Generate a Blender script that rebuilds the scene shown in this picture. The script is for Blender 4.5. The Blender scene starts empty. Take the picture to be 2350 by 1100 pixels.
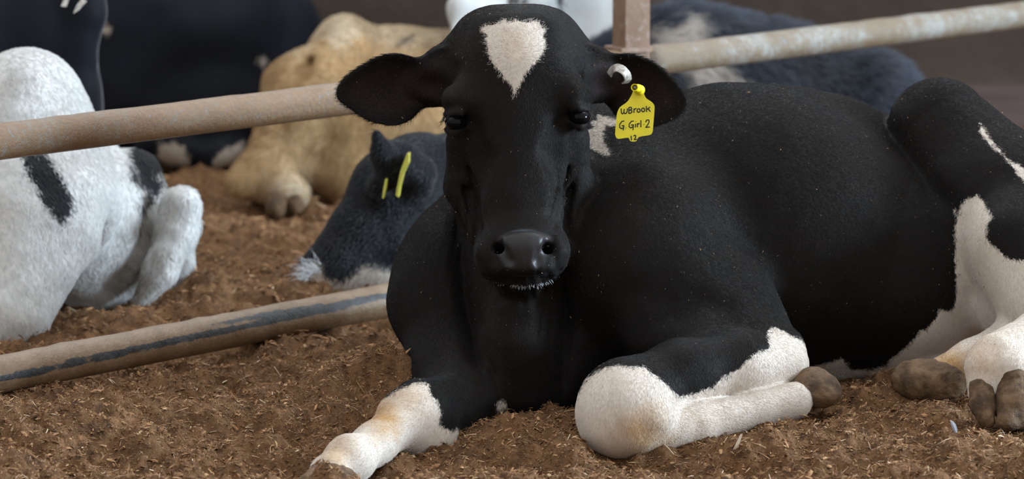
import bpy, math, random
import numpy as np
import openvdb as vdb
from mathutils import Vector, Matrix

random.seed(7)
RNG = np.random.default_rng(7)
C = bpy.context.scene
COL = C.collection

# ------------------------------------------------------------------ camera
F_PX, CAM_H, CAM_D = 8900.0, 0.90, 5.0
PITCH = math.atan((550 + 667) / F_PX)
cam_data = bpy.data.cameras.new('camera')
cam = bpy.data.objects.new('camera', cam_data)
COL.objects.link(cam)
cam.location = (0, -CAM_D, CAM_H)
cam.rotation_euler = (math.pi / 2 - PITCH, 0, 0)
cam_data.sensor_width = 36.0
cam_data.lens = F_PX / 2350 * 36.0
cam_data.clip_start, cam_data.clip_end = 0.1, 200
cam_data.dof.use_dof = True
cam_data.dof.focus_distance = 4.93
cam_data.dof.aperture_fstop = 6.3
C.camera = cam
C.view_settings.view_transform = 'Standard'
C.view_settings.look = 'None'
C.view_settings.gamma = 1.0
C.view_settings.use_curve_mapping = False
C.view_settings.exposure = 0.36

# ------------------------------------------------------------------ light: daylight through the barn's open sides
world = bpy.data.worlds.new('daylight')
C.world = world
world.use_nodes = True
wn = world.node_tree.nodes
wl = world.node_tree.links
bg = wn['Background']
tc = wn.new('ShaderNodeTexCoord')
sx = wn.new('ShaderNodeSeparateXYZ')
wl.new(tc.outputs['Generated'], sx.inputs[0])
rmp = wn.new('ShaderNodeValToRGB')
wl.new(sx.outputs['Z'], rmp.inputs[0])
rmp.color_ramp.elements[0].position = 0.0
rmp.color_ramp.elements[0].color = (0.70, 0.69, 0.68, 1)
rmp.color_ramp.elements[1].position = 0.9
rmp.color_ramp.elements[1].color = (0.76, 0.80, 0.84, 1)
wl.new(rmp.outputs[0], bg.inputs['Color'])
bg.inputs['Strength'].default_value = 1.15


def area_light(name, loc, target, size, sizey, power, colour):
    d = bpy.data.lights.new(name, 'AREA')
    d.shape = 'RECTANGLE'
    d.size, d.size_y = size, sizey
    d.energy = power
    d.color = colour
    o = bpy.data.objects.new(name, d)
    COL.objects.link(o)
    o.location = loc
    o.rotation_euler = (Vector(target) - Vector(loc)).to_track_quat('-Z', 'Y').to_euler()
    return o


area_light('skylight', (0.6, 2.4, 4.0), (0.0, 0.4, 0.2), 4.0, 1.6, 85, (0.90, 0.95, 1.0))
area_light('open_side', (4.4, -0.1, 1.15), (0.1, 0.0, 0.3), 1.3, 1.3, 330, (0.66, 0.83, 1.0))

# ------------------------------------------------------------------ helpers
CT, ST = math.cos(PITCH), math.sin(PITCH)


def at(px, py, Y):
    """a point of the photograph's frame, taken to the depth plane Y"""
    a, b = (px - 1175) / F_PX, (550 - py) / F_PX
    d = np.array([a, CT + b * ST, -ST + b * CT])
    return np.array([0, -CAM_D, CAM_H]) + d * ((Y + CAM_D) / d[1])


def R(r, Y):
    return r * (Y + CAM_D + 0.03) / F_PX


def ground_y(px, py):
    a, b = (px - 1175) / F_PX, (550 - py) / F_PX
    d = np.array([a, CT + b * ST, -ST + b * CT])
    return (d * (CAM_H / -d[2]))[1] - CAM_D


# --- noise
def _hash(ix, iy, iz, seed):
    n = (ix.astype(np.int64) * 374761393 + iy.astype(np.int64) * 668265263 + iz.astype(np.int64) * 2147483647 + seed * 1274126177) & 0xffffffff
    n = ((n ^ (n >> 13)) * 1274126177) & 0xffffffff
    n = (n ^ (n >> 16)) & 0xffffffff
    return n.astype(np.float32) / np.float32(2 ** 31) - 1.0


def vnoise(p, scale, seed=0):
    q = p * scale
    i = np.floor(q).astype(np.int64)
    f = (q - i).astype(np.float32)
    f = f * f * (3 - 2 * f)
    out = 0
    for dx in (0, 1):
        wx = f[:, 0] if dx else 1 - f[:, 0]
        for dy in (0, 1):
            wy = f[:, 1] if dy else 1 - f[:, 1]
            for dz in (0, 1):
                wz = f[:, 2] if dz else 1 - f[:, 2]
                out = out + wx * wy * wz * _hash(i[:, 0] + dx, i[:, 1] + dy, i[:, 2] + dz, seed)
    return out


def fbm(p, scale, octaves=4, seed=0, gain=0.5):
    a, s, t = 1.0, scale, 0
    for o in range(octaves):
        t = t + a * vnoise(p, s, seed + o * 17)
        a *= gain
        s *= 2.03
    return t


# --- signed distance bodies
def rotm(deg):
    from mathutils import Euler
    return np.array(Euler([math.radians(a) for a in deg]).to_matrix())


class Body:
    """tapered limbs, muscles and hollows blended into one skin"""

    def __init__(self):
        self.ops = []

    def ell(self, c, r, rot=(0, 0, 0), k=0.03, sub=False):
        self.ops.append(('ell', np.array(c), np.array(r, float), rotm(rot), k, sub))
        return self

    def ball(self, px, py, Y, rx, rz, ry, rot=(0, 0, 0), k=0.03, sub=False):
        return self.ell(at(px, py, Y), (R(rx, Y), ry, R(rz, Y)), rot, k, sub)

    def limb(self, pts, k=0.03, sub=False, sq=(1, 1, 1)):
        """pts: (px, py, Y, r px) along the limb"""
        for a, b in zip(pts[:-1], pts[1:]):
            self.ops.append(('cap', at(*a[:3]), at(*b[:3]), R(a[3], a[2]), R(b[3], b[2]), k, sub, np.array(sq, float)))
        return self

    def limbw(self, pts, k=0.03, sub=False, sq=(1, 1, 1)):
        for a, b in zip(pts[:-1], pts[1:]):
            self.ops.append(('cap', np.array(a[:3]), np.array(b[:3]), a[3], b[3], k, sub, np.array(sq, float)))
        return self

    def crease(self, pts, k=0.012):
        return self.limb(pts, k, True)

    def plate(self, poly, Y, depth, thick, k=0.02):
        """a leaf of skin (an ear): outline poly, depth(x, z) its curved middle"""
        w = np.array([at(px, py, Y) for px, py in poly])
        self.ops.append(('plate', w[:, [0, 2]], depth, thick, k, False, Y))
        return self

    def disp(self, fn, lo, hi):
        self.ops.append(('disp', fn, np.array(lo), np.array(hi)))
        return self

    def bounds(self):
        lo, hi = [], []
        for o in self.ops:
            if o[0] == 'ell' and not o[5]:
                m = o[2].max(); lo.append(o[1] - m); hi.append(o[1] + m)
            elif o[0] == 'cap' and not o[6]:
                for c, r in ((o[1], o[3]), (o[2], o[4])):
                    r = r * o[7].max(); lo.append(c - r); hi.append(c + r)
            elif o[0] == 'plate':
                a, b = o[1].min(0), o[1].max(0)
                lo.append(np.array([a[0], o[6] - .06, a[1]])); hi.append(np.array([b[0], o[6] + .10, b[1]]))
        return np.min(lo, 0) - .02, np.max(hi, 0) + .02

    def eval(self, P, reach=0.06):
        d = np.full(len(P), 1.0, np.float32)
        for o in self.ops:
            if o[0] == 'ell':
                _, c, r, M, k, sub = o
                m = r.max() + k + reach
                idx = np.flatnonzero((np.abs(P - c.astype(np.float32)) < m).all(1))
                if not len(idx): continue
                q = (P[idx] - c) @ M
                k0 = np.sqrt(((q / r) ** 2).sum(1)); k1 = np.sqrt(((q / r ** 2) ** 2).sum(1)) + 1e-9
                e = k0 * (k0 - 1) / k1
            elif o[0] == 'cap':
                _, a, b, ra, rb, k, sub, sq = o
                rm = max(ra, rb) * sq.max() + k + reach
                lo, hi = np.minimum(a, b) - rm, np.maximum(a, b) + rm
                idx = np.flatnonzero(((P > lo) & (P < hi)).all(1))
                if not len(idx): continue
                q = (P[idx] - a) / sq; ab = (b - a) / sq
                t = np.clip((q @ ab) / max(ab @ ab, 1e-9), 0, 1)
                e = (np.sqrt(((q - t[:, None] * ab) ** 2).sum(1)) - (ra + (rb - ra) * t)) * sq.min()
            elif o[0] == 'plate':
                _, poly, depth, th, k, sub, Y = o
                lo, hi = poly.min(0) - .05 , poly.max(0) + .05
                idx = np.flatnonzero((P[:, 0] > lo[0]) & (P[:, 0] < hi[0]) & (P[:, 2] > lo[1]) & (P[:, 2] < hi[1]) & (np.abs(P[:, 1] - Y) < .16))
                if not len(idx): continue
                q = P[idx]
                s = poly_sd(poly, q[:, 0], q[:, 2])          # + inside
                w = np.abs(q[:, 1] - depth(q[:, 0], q[:, 2])) * 0.85 - th
                a2 = np.maximum(-s + th, 0); w2 = np.maximum(w + th, 0)
                e = np.sqrt(a2 ** 2 + w2 ** 2) - th
            elif o[0] == 'disp':
                _, fn, lo, hi = o
                idx = np.flatnonzero(((P > lo) & (P < hi)).all(1))
                if len(idx): d[idx] -= fn(P[idx]).astype(np.float32)
                continue
            e = e.astype(np.float32)
            v = d[idx]
            if sub:
                h = np.maximum(k - np.abs(v + e), 0) / k
                d[idx] = np.maximum(v, -e) + h * h * k * .25
            else:
                h = np.maximum(k - np.abs(v - e), 0) / k
                d[idx] = np.minimum(v, e) - h * h * k * .25
        return d

    def mesh(self, vox, clip=None):
        lo, hi = self.bounds()
        if clip is not None:
            lo, hi = np.maximum(lo, clip[0]), np.minimum(hi, clip[1])
        B = 8
        nb = np.ceil((hi - lo) / (vox * B)).astype(int)
        g = np.stack(np.meshgrid(*[np.arange(n) for n in nb], indexing='ij'), -1).reshape(-1, 3)
        cen = (lo + (g + .5) * B * vox).astype(np.float32)
        dc = np.concatenate([self.eval(c, 0.3) for c in np.array_split(cen, max(1, len(cen) // 200000))])
        near = np.abs(dc) < B * vox * 1.9
        A = np.full(tuple(nb * B), 1.0, np.float32)
        A6 = A.reshape(nb[0], B, nb[1], B, nb[2], B)
        ins = g[(~near) & (dc < 0)]
        A6[ins[:, 0], :, ins[:, 1], :, ins[:, 2], :] = -1.0
        off = np.stack(np.meshgrid(*[np.arange(B)] * 3, indexing='ij'), -1).reshape(-1, 3)
        gn = g[near]
        for gc in np.array_split(gn, max(1, len(gn) // 1500)):
            P = (lo + ((gc[:, None, :] * B + off[None]) * vox)).reshape(-1, 3).astype(np.float32)
            v = self.eval(P)
            A6[gc[:, 0], :, gc[:, 1], :, gc[:, 2], :] = v.reshape(-1, B, B, B)
        A = np.clip(A, -vox * 6, vox * 6)
        A[0] = A[-1] = vox; A[:, 0] = A[:, -1] = vox; A[:, :, 0] = A[:, :, -1] = vox
        grid = vdb.FloatGrid(float(vox * 6))
        grid.copyFromArray(np.ascontiguousarray(A))
        v, q = grid.convertToQuads(isovalue=0.0)
        v = v * vox + lo
        # keep quads facing outward
        q = np.asarray(q)
        n = np.cross(v[q[:, 1]] - v[q[:, 0]], v[q[:, 2]] - v[q[:, 0]])
        mid = v[q].mean(1)
        ln = np.linalg.norm(n, axis=1, keepdims=True) + 1e-12
        s = np.random.default_rng(1).integers(0, len(q), min(400, len(q)))
        e1 = self.eval((mid[s] + n[s] / ln[s] * vox).astype(np.float32)); e0 = self.eval((mid[s] - n[s] / ln[s] * vox).astype(np.float32))
        if (e1 - e0).mean() < 0: q = q[:, ::-1]
        return v, q


def poly_sd(poly, x, y):
    """signed distance to a closed outline, positive inside"""
    x = np.asarray(x, np.float32); y = np.asarray(y, np.float32)
    d = np.full(x.shape, 1e9, np.float32); ins = np.zeros(x.shape, bool)
    n = len(poly)
    for i in range(n):
        ax, ay = poly[i]; bx, by = poly[(i + 1) % n]
        ex, ey = bx - ax, by - ay
        t = np.clip(((x - ax) * ex + (y - ay) * ey) / (ex * ex + ey * ey + 1e-12), 0, 1)
        d = np.minimum(d, (x - ax - t * ex) ** 2 + (y - ay - t * ey) ** 2)
        c = ((ay > y) != (by > y))
        with np.errstate(divide='ignore', invalid='ignore'):
            c &= x < (bx - ax) * (y - ay) / (by - ay + 1e-12) + ax
        ins ^= c
    d = np.sqrt(d)
    return np.where(ins, d, -d)


def smooth_poly(pts, n=4):
    """round a hand-placed outline (closed Catmull-Rom)"""
    p = np.array(pts, float); out = []
    m = len(p)
    for i in range(m):
        a, b, c, d = p[i - 1], p[i], p[(i + 1) % m], p[(i + 2) % m]
        for t in np.linspace(0, 1, n, endpoint=False):
            out.append(.5 * ((2 * b) + (c - a) * t + (2 * a - 5 * b + 4 * c - d) * t ** 2 + (3 * b - a - 3 * c + d) * t ** 3))
    return np.array(out)


WORLD = {}


def new_mesh(name, v, faces, mats, parent=None, smooth=True, base=None):
    """one mesh object whose origin sits at its base"""
    v = np.asarray(v, float)
    if base is None:
        base = np.array([(v[:, 0].min() + v[:, 0].max()) / 2, (v[:, 1].min() + v[:, 1].max()) / 2, v[:, 2].min()])
    me = bpy.data.meshes.new(name)
    me.vertices.add(len(v)); me.vertices.foreach_set('co', (v - base).astype(np.float32).ravel())
    if isinstance(faces, np.ndarray):
        nf, k = faces.shape
        me.loops.add(nf * k); me.loops.foreach_set('vertex_index', faces.astype(np.int32).ravel())
        me.polygons.add(nf); me.polygons.foreach_set('loop_start', np.arange(0, nf * k, k, dtype=np.int32))
    else:
        flat = [i for f in faces for i in f]; st = np.cumsum([0] + [len(f) for f in faces])[:-1]
        me.loops.add(len(flat)); me.loops.foreach_set('vertex_index', flat)
        me.polygons.add(len(faces)); me.polygons.foreach_set('loop_start', st.astype(np.int32))
    me.update(calc_edges=True)
    me.validate()
    me.polygons.foreach_set('use_smooth', [bool(smooth)] * len(me.polygons))
    for m in (mats if isinstance(mats, list) else [mats]): me.materials.append(m)
    o = bpy.data.objects.new(name, me)
    COL.objects.link(o)
    o.location = base
    WORLD[o.name] = Vector(base)
    if parent is not None:
        o.parent = parent
        o.location = Vector(base) - WORLD[parent.name]
    return o


def attr(o, name, vals):
    a = o.data.attributes.new(name, 'FLOAT', 'POINT')
    a.data.foreach_set('value', np.asarray(vals, np.float32))


def tag(o, label=None, cat=None, group=None, kind=None):
    for k, v in (('label', label), ('category', cat), ('group', group), ('kind', kind)):
        if v: o[k] = v
    return o


def tube(pts, rad, n=8, cap=True):
    """swept round bar through pts; rad a number or one per point"""
    pts = np.array(pts, float); m = len(pts)
    rad = np.full(m, rad) if np.isscalar(rad) else np.array(rad)
    V, Fc = [], []
    up = np.array([0, 0, 1.0])
    for i in range(m):
        t = pts[min(i + 1, m - 1)] - pts[max(i - 1, 0)]
        t = t / (np.linalg.norm(t) + 1e-12)
        if abs(t @ up) > .95: up = np.array([1.0, 0, 0]) if abs(t[0]) < .9 else np.array([0, 1.0, 0])
        a = np.cross(t, up); a /= np.linalg.norm(a); b = np.cross(a, t)
        for j in range(n):
            th = 2 * math.pi * j / n
            V.append(pts[i] + rad[i] * (math.cos(th) * a + math.sin(th) * b))
    for i in range(m - 1):
        for j in range(n):
            Fc.append((i * n + j, i * n + (j + 1) % n, (i + 1) * n + (j + 1) % n, (i + 1) * n + j))
    if cap:
        Fc.append(tuple(range(n))[::-1]); Fc.append(tuple((m - 1) * n + j for j in range(n)))
    return V, Fc


class Parts:
    def __init__(s): s.v, s.f = [], []
    def add(s, vf):
        k = len(s.v); s.v += [tuple(x) for x in vf[0]]; s.f += [tuple(i + k for i in f) for f in vf[1]]
        return s
    def build(s, name, mat, parent=None, smooth=True): return new_mesh(name, np.array(s.v), s.f, mat, parent, smooth)


# ------------------------------------------------------------------ materials
class Mat:
    def __init__(s, name):
        s.m = bpy.data.materials.new(name); s.m.use_nodes = True
        s.n = s.m.node_tree.nodes; s.l = s.m.node_tree.links
        s.p = s.n['Principled BSDF']
    def node(s, t, **kw):
        x = s.n.new('ShaderNode' + t)
        for k, v in kw.items():
            if k in x.inputs: x.inputs[k].default_value = v
            else: setattr(x, k, v)
        return x
    def link(s, a, b): s.l.new(a, b)
    def noise(s, scale, detail=3, rough=.5, vec=None, dist=0.0):
        x = s.node('TexNoise', Scale=scale, Detail=detail, Roughness=rough, Distortion=dist)
        if vec is not None: s.link(vec, x.inputs['Vector'])
        return x.outputs['Fac']
    def coord(s, scale=None, kind='Object', rot=None):
        t = s.node('TexCoord').outputs[kind]
        if scale is None and rot is None: return t
        m = s.node('Mapping')
        if scale is not None: m.inputs['Scale'].default_value = scale
        if rot is not None: m.inputs['Rotation'].default_value = rot
        s.link(t, m.inputs['Vector'])
        return m.outputs[0]
    def math(s, op, a, b=0.0, c=None):
        x = s.node('Math', operation=op)
        for i, v in enumerate((a, b, c)):
            if v is None: continue
            if hasattr(v, 'is_linked'): s.link(v, x.inputs[i])
            else: x.inputs[i].default_value = v
        return x.outputs[0]
    def rng(s, v, a, b, c=0.0, d=1.0):
        x = s.node('MapRange'); x.clamp = True
        s.link(v, x.inputs['Value'])
        for k, q in (('From Min', a), ('From Max', b), ('To Min', c), ('To Max', d)): x.inputs[k].default_value = q
        return x.outputs[0]
    def mix(s, f, a, b):
        x = s.node('Mix', data_type='RGBA')
        for sock, v in ((x.inputs[0], f), (x.inputs[6], a), (x.inputs[7], b)):
            if hasattr(v, 'is_linked'): s.link(v, sock)
            elif isinstance(v, tuple): sock.default_value = (*v, 1) if len(v) == 3 else v
            else: sock.default_value = v
        return x.outputs[2]
    def attr(s, name): return s.node('Attribute', attribute_name=name).outputs['Fac']
    def bump(s, h, strength, dist):
        b = s.node('Bump', Strength=strength, Distance=dist)
        s.link(h, b.inputs['Height']); s.link(b.outputs[0], s.p.inputs['Normal'])
        return b
    def set(s, **kw):
        for k, v in kw.items():
            k = k.replace('_', ' ')
            sock = s.p.inputs[k]
            if hasattr(v, 'is_linked'): s.link(v, sock)
            else: sock.default_value = (*v, 1) if isinstance(v, tuple) and len(v) == 3 and sock.type == 'RGBA' else v
        return s


def coat(name, dark, dark2, light, light2, dust=0.35, fuzz=1.0, stain_col=(0.42, 0.24, 0.085)):
    """short hair: 'mark' is the distance into a pale marking, 'stain' its soiled ends, 'skin' bare hide"""
    M = Mat(name)
    co = M.coord()
    n_edge = M.noise(150, 3, .6, co); n_fine = M.noise(620, 2, .6, co); n_big = M.noise(5, 3, .5, co)
    mk = M.attr('mark')
    e = M.math('ADD', mk, M.math('MULTIPLY', M.math('SUBTRACT', n_edge, .5), .012 * fuzz))
    e = M.math('ADD', e, M.math('MULTIPLY', M.math('SUBTRACT', n_fine, .5), .006 * fuzz))
    f = M.rng(e, -.0012 * fuzz, .0012 * fuzz)
    dk = M.mix(M.rng(n_big, .35, .7), dark, dark2)
    # sawdust caught in the hair
    v = M.node('TexVoronoi', Scale=85.0, Randomness=1.0); M.link(co, v.inputs['Vector'])
    sel = M.node('SeparateColor'); M.link(v.outputs['Color'], sel.inputs[0])
    sp = M.math('MULTIPLY', M.math('LESS_THAN', v.outputs['Distance'], .085), M.math('GREATER_THAN', sel.outputs[0], .80))
    dk = M.mix(M.math('MULTIPLY', sp, dust), dk, (.22, .15, .10))
    lt = M.mix(M.rng(M.noise(14, 4, .6, co), .35, .7), light, light2)
    lt = M.mix(M.attr('stain'), lt, stain_col)
    col = M.mix(f, dk, lt)
    col = M.mix(M.attr('skin'), col, (.022, .0125, .0125))
    ns = M.attr('nose')
    col = M.mix(ns, col, (.017, .0145, .0145))
    M.set(Base_Color=col, Roughness=M.rng(ns, 0, 1, .65, .45), Specular_IOR_Level=M.rng(ns, 0, 1, .1, .34), Sheen_Weight=.06, Sheen_Roughness=.3)
    M.p.inputs['Sheen Tint'].default_value = (.8, .9, 1, 1)
    M.bump(M.math('ADD', n_fine, M.math('MULTIPLY', n_edge, .6)), .22, .0012)
    return M.m


M_COAT = coat('black_and_white_coat', (.0075, .0063, .0058), (.011, .008, .0063), (.66, .59, .52), (.58, .50, .42))
M_COAT_COOL = coat('white_and_black_coat', (.011, .012, .016), (.008, .008, .011), (.68, .68, .67), (.60, .58, .55), dust=.1, fuzz=2.2, stain_col=(.10, .07, .035))
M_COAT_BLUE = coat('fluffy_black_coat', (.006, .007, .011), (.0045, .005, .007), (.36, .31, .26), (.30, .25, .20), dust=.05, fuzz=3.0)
M_COAT_SLEEK = coat('sleek_black_coat', (.006, .007, .011), (.0045, .005, .007), (.6, .54, .48), (.5, .46, .4), dust=0)
M_COAT_SLEEK.node_tree.nodes['Principled BSDF'].inputs['Sheen Weight'].default_value = .45
M_COAT_SLEEK.node_tree.nodes['Principled BSDF'].inputs['Roughness'].default_value = .42
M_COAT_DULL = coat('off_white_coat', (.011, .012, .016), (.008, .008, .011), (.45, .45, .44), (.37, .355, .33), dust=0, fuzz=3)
M_COAT_TAN = coat('tan_coat', (.34, .215, .10), (.40, .28, .155), (.50, .41, .29), (.44, .345, .22), dust=0, fuzz=9.0, stain_col=(.33, .18, .06))

M = Mat('horn'); co = M.coord()
M.set(Base_Color=M.mix(M.rng(M.noise(38, 5, .65, co), .4, .62), (.065, .038, .020), (.185, .112, .058)), Roughness=.7, Specular_IOR_Level=.25)
M.bump(M.noise(110, 5, .75, co), 1.0, .004); M_HOOF = M.m
M = Mat('eye'); M.set(Base_Color=(.004, .0035, .004), Roughness=.08, Specular_IOR_Level=.09); M_EYE = M.m
M = Mat('dark_hair'); M.set(Base_Color=(.012, .010, .010), Roughness=.5); M_LASH = M.m
M = Mat('pale_hair'); M.set(Base_Color=(.62, .62, .62), Roughness=.45); M_WHISK = M.m
M = Mat('yellow_plastic'); co = M.coord()
M.set(Base_Color=M.mix(M.rng(M.noise(60, 3, .5, co), .35, .75), (.78, .66, .012), (.66, .56, .02)), Roughness=.42, Specular_IOR_Level=.4); M_TAG = M.m
M = Mat('dull_yellow_plastic'); M.set(Base_Color=(.46, .42, .06), Roughness=.5); M_TAG2 = M.m
M = Mat('marker_ink'); M.set(Base_Color=(.012, .012, .010), Roughness=.6); M_INK = M.m
M = Mat('grey_metal'); co = M.coord()
M.set(Base_Color=M.mix(M.rng(M.noise(180, 3, .6, co), .45, .62), (.62, .60, .55), (.34, .29, .24)), Roughness=.38, Metallic=.35); M_CLIP = M.m
M = Mat('dull_steel'); M.set(Base_Color=(.25, .25, .25), Roughness=.4, Metallic=.8); M_STEEL = M.m

M = Mat('short_hair')
hc = M.node('Attribute', attribute_name='hair_col')
M.link(hc.outputs['Color'], M.p.inputs['Base Color'])
M.set(Roughness=.45, Specular_IOR_Level=.2); M_HAIR = M.m
M = Mat('glossy_hair')
hc = M.node('Attribute', attribute_name='hair_col')
M.link(hc.outputs['Color'], M.p.inputs['Base Color'])
M.set(Roughness=.36, Specular_IOR_Level=.55); M_HAIR_GLOSS = M.m


def fur(parent, v, q, n, length, rad, flow, colour, lift=.28, seed=3, vis=-.25, keep=None, len_fn=None, mat=None):
    """a coat of n short hairs combed along flow(points) -> directions, on the side the pen's gate sees"""
    rg = np.random.default_rng(seed)
    a, b_, c, d = (v[q[:, i]] for i in range(4))
    nr = np.cross(c - a, d - b_); ar = np.linalg.norm(nr, axis=1); nr /= ar[:, None] + 1e-12
    cen = (a + b_ + c + d) / 4
    to = np.array([0, -CAM_D, CAM_H]) - cen; to /= np.linalg.norm(to, axis=1, keepdims=True)
    w = ar * ((nr * to).sum(1) > vis)
    if keep is not None: w = w * keep(cen)
    cdf = np.cumsum(w); f = np.searchsorted(cdf, rg.random(n) * cdf[-1])
    f = np.minimum(f, len(q) - 1)
    s, t = rg.random((n, 1)), rg.random((n, 1))
    P = (a[f] * (1 - s) + b_[f] * s) * (1 - t) + (d[f] * (1 - s) + c[f] * s) * t
    N = nr[f]
    D = flow(P) + rg.normal(0, .18, (n, 3))
    D -= (D * N).sum(1, keepdims=True) * N
    D /= np.linalg.norm(D, axis=1, keepdims=True) + 1e-9
    L = length * rg.uniform(.55, 1.25, (n, 1))
    if len_fn is not None: L = L * len_fn(P)[:, None]
    lf = lift * rg.uniform(.5, 1.5, (n, 1))
    p0 = P - N * .0006
    p1 = P + (D * .5 + N * lf * .62) * L
    p2 = P + (D + N * lf * .85 - np.array([0, 0, .04])) * L
    pts = np.stack([p0, p1, p2], 1)
    cv = bpy.data.hair_curves.new('fur')
    cv.add_curves([3] * n)
    base = WORLD[parent.name]
    cv.attributes['position'].data.foreach_set('vector', (pts - np.array(base)).astype(np.float32).ravel())
    ra = cv.attributes.get('radius') or cv.attributes.new('radius', 'FLOAT', 'POINT')
    ra.data.foreach_set('value', (np.tile([rad, rad * .85, rad * .15], n)).astype(np.float32))
    ca = cv.attributes.new('hair_col', 'FLOAT_COLOR', 'CURVE')
    col = np.ones((n, 4), np.float32); col[:, :3] = colour(P, f, rg)
    ca.data.foreach_set('color', col.ravel())
    cv.materials.append(mat or M_HAIR)
    o = bpy.data.objects.new('fur', cv); COL.objects.link(o)
    o.parent = parent; o['kind'] = 'stuff'
    WORLD[o.name] = base
    return o


def comb(anchors, s=.09):
    """blend of local combing directions: (px, py, Y, dx, dy, dz)"""
    A = np.array([at(*a[:3]) for a in anchors]); Dv = np.array([a[3:] for a in anchors], float)
    def f(P):
        out = np.zeros((len(P), 3)); 
        for a, dv in zip(A, Dv):
            w = np.exp(-np.clip(((P - a) ** 2).sum(1) / s ** 2, 0, 60)) + 1e-9
            out += w[:, None] * dv
        return out / (np.linalg.norm(out, axis=1, keepdims=True) + 1e-12)
    return f


def coat_colour(o, q, dark, light, stain, edge=.005, brown=(), plain=False):
    def get(nm):
        a = np.zeros(len(o.data.vertices), np.float32); o.data.attributes[nm].data.foreach_get('value', a); return a[q].mean(1)
    mk, stn, sk = get('mark'), get('stain'), get('skin')
    def f(P, fi, rg):
        m = mk[fi] + rg.normal(0, edge * .35, len(fi)) + .45 * edge * fbm(P, 130, 2, 9)
        wht = (m > 0)[:, None]
        dk = np.array(dark) * rg.uniform(.72, 1.3, (len(fi), 1)) * (1 + .25 * fbm(P, 8, 2, 4))[:, None]
        bw = np.clip(.35 * fbm(P, 11, 3, 14) + sum((a * np.exp(-((P - at(x, y, Y)) ** 2).sum(1) / R(r, Y) ** 2) for x, y, Y, r, a in brown), np.zeros(len(P))), 0, 1)[:, None]
        bw = bw * (0 if plain else 1)
        dk = dk * (1 - bw) + np.array((.034, .021, .013)) * rg.uniform(.4, 1.5, (len(fi), 1)) * bw
        lt = np.array(light) * rg.uniform(.82, 1.12, (len(fi), 1))
        s = np.clip(stn[fi] * rg.uniform(.6, 1.3, len(fi)), 0, 1)[:, None]
        lt = lt * (1 - s) + np.array(stain) * s
        if plain: dk = dk * (1 - s) + np.array(stain) * s; dk = dk * (1 - sk[fi][:, None] * .8)
        return np.clip(np.where(wht, lt, dk), 0, 1)
    return f

# ------------------------------------------------------------------ calves: shared finishing
VIEW_U = np.array([0, ST, CT])


def plane_xy(p):
    return np.stack([p[:, 0], p @ VIEW_U], 1)


def marking(v, polys):
    """signed distance into the pale markings; poly = (outline px, Yref, ymin, ymax)"""
    best = np.full(len(v), -1.0, np.float32)
    q = plane_xy(v)
    for pts, Y, y0, y1 in polys:
        w = plane_xy(np.array([at(a, b, Y) for a, b in pts]))
        m = (v[:, 1] > y0) & (v[:, 1] < y1)
        s = poly_sd(w, q[m, 0], q[m, 1])
        best[m] = np.maximum(best[m], s)
    return best


def blotch(v, spots):
    s = np.zeros(len(v), np.float32)
    for px, py, Y, r, a in spots:
        e_ = (v - at(px, py, Y)) * (1, .3, 1); d = np.linalg.norm(e_, axis=1) / R(r, Y)
        d = d + .25 * fbm(v, 60, 2, 5)
        s = np.maximum(s, a * np.clip(1.25 - d, 0, 1))
    return s


def animal(name, body, vox, mat, polys=(), stains=(), skins=None, invert=False, clip=None):
    v, q = body.mesh(vox, clip)
    o = new_mesh(name, v, q, mat)
    mk = marking(v, polys)
    if invert: mk = -mk
    attr(o, 'mark', mk); attr(o, 'stain', blotch(v, stains)); attr(o, 'skin', skins(v) if skins else np.zeros(len(v)))
    return o, v, q


def child_body(name, body, vox, mat, parent):
    v, q = body.mesh(vox)
    return new_mesh(name, v, q, mat, parent)


def wisps(name, roots, tips, rad, mat, parent, sag=0.0, kind='stuff'):
    """fine single hairs, three-sided and tapered"""
    P = Parts()
    for a, b in zip(roots, tips):
        m = (np.array(a) + np.array(b)) / 2 + np.array([0, 0, sag]) * np.linalg.norm(np.array(b) - a)
        P.add(tube([a, m, b], [rad, rad * .8, rad * .2], 3, False))
    o = P.build(name, mat, parent)
    if kind: o['kind'] = kind
    return o


# ------------------------------------------------------------------ the resting calf in front
b = Body()
HX = 1188
# barrel and back
b.ball(1400, 610, .24, 230, 340, .19, k=.05)
b.limb([(1480, 560, .25, 300), (1760, 560, .27, 335), (2040, 625, .25, 262)], k=.06)
b.limb([(1420, 350, .30, 105), (1650, 352, .30, 112), (1900, 358, .34, 102), (2080, 375, .36, 100)], k=.06)
b.ball(1250, 800, .12, 190, 170, .14, k=.06)
# hip and thigh, folded hind leg
b.limb([(2155, 300, .28, 122), (2290, 470, .20, 168), (2440, 640, .08, 165)], k=.022)
b.limb([(2330, 560, .05, 90), (2420, 720, .0, 95)], k=.05)
b.limb([(2420, 760, -.08, 75), (2330, 815, -.14, 62), (2290, 830, -.17, 68)], k=.02)
b.limb([(2262, 850, -.19, 46), (2256, 900, -.20, 34)], k=.015)
b.limb([(2325, 850, -.19, 50), (2318, 900, -.20, 38)], k=.015)
b.limb([(2165, 858, -.06, 40), (2235, 828, -.03, 44), (2330, 780, .03, 55)], k=.02)
b.ball(2320, 720, .14, 75, 70, .07, k=.03)
b.crease([(2292, 862, -.252, 7), (2290, 905, -.255, 9)], k=.01)
# chest and neck
b.limb([(1188, 300, .20, 125), (1176, 480, .165, 136), (1180, 680, .085, 122), (1205, 860, .05, 140)], k=.035)
b.limb([(1210, 300, .26, 110), (1360, 440, .30, 170)], k=.06)
b.limb([(1205, 640, .01, 44), (1185, 780, -.03, 56), (1190, 900, -.02, 78)], k=.05)
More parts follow.
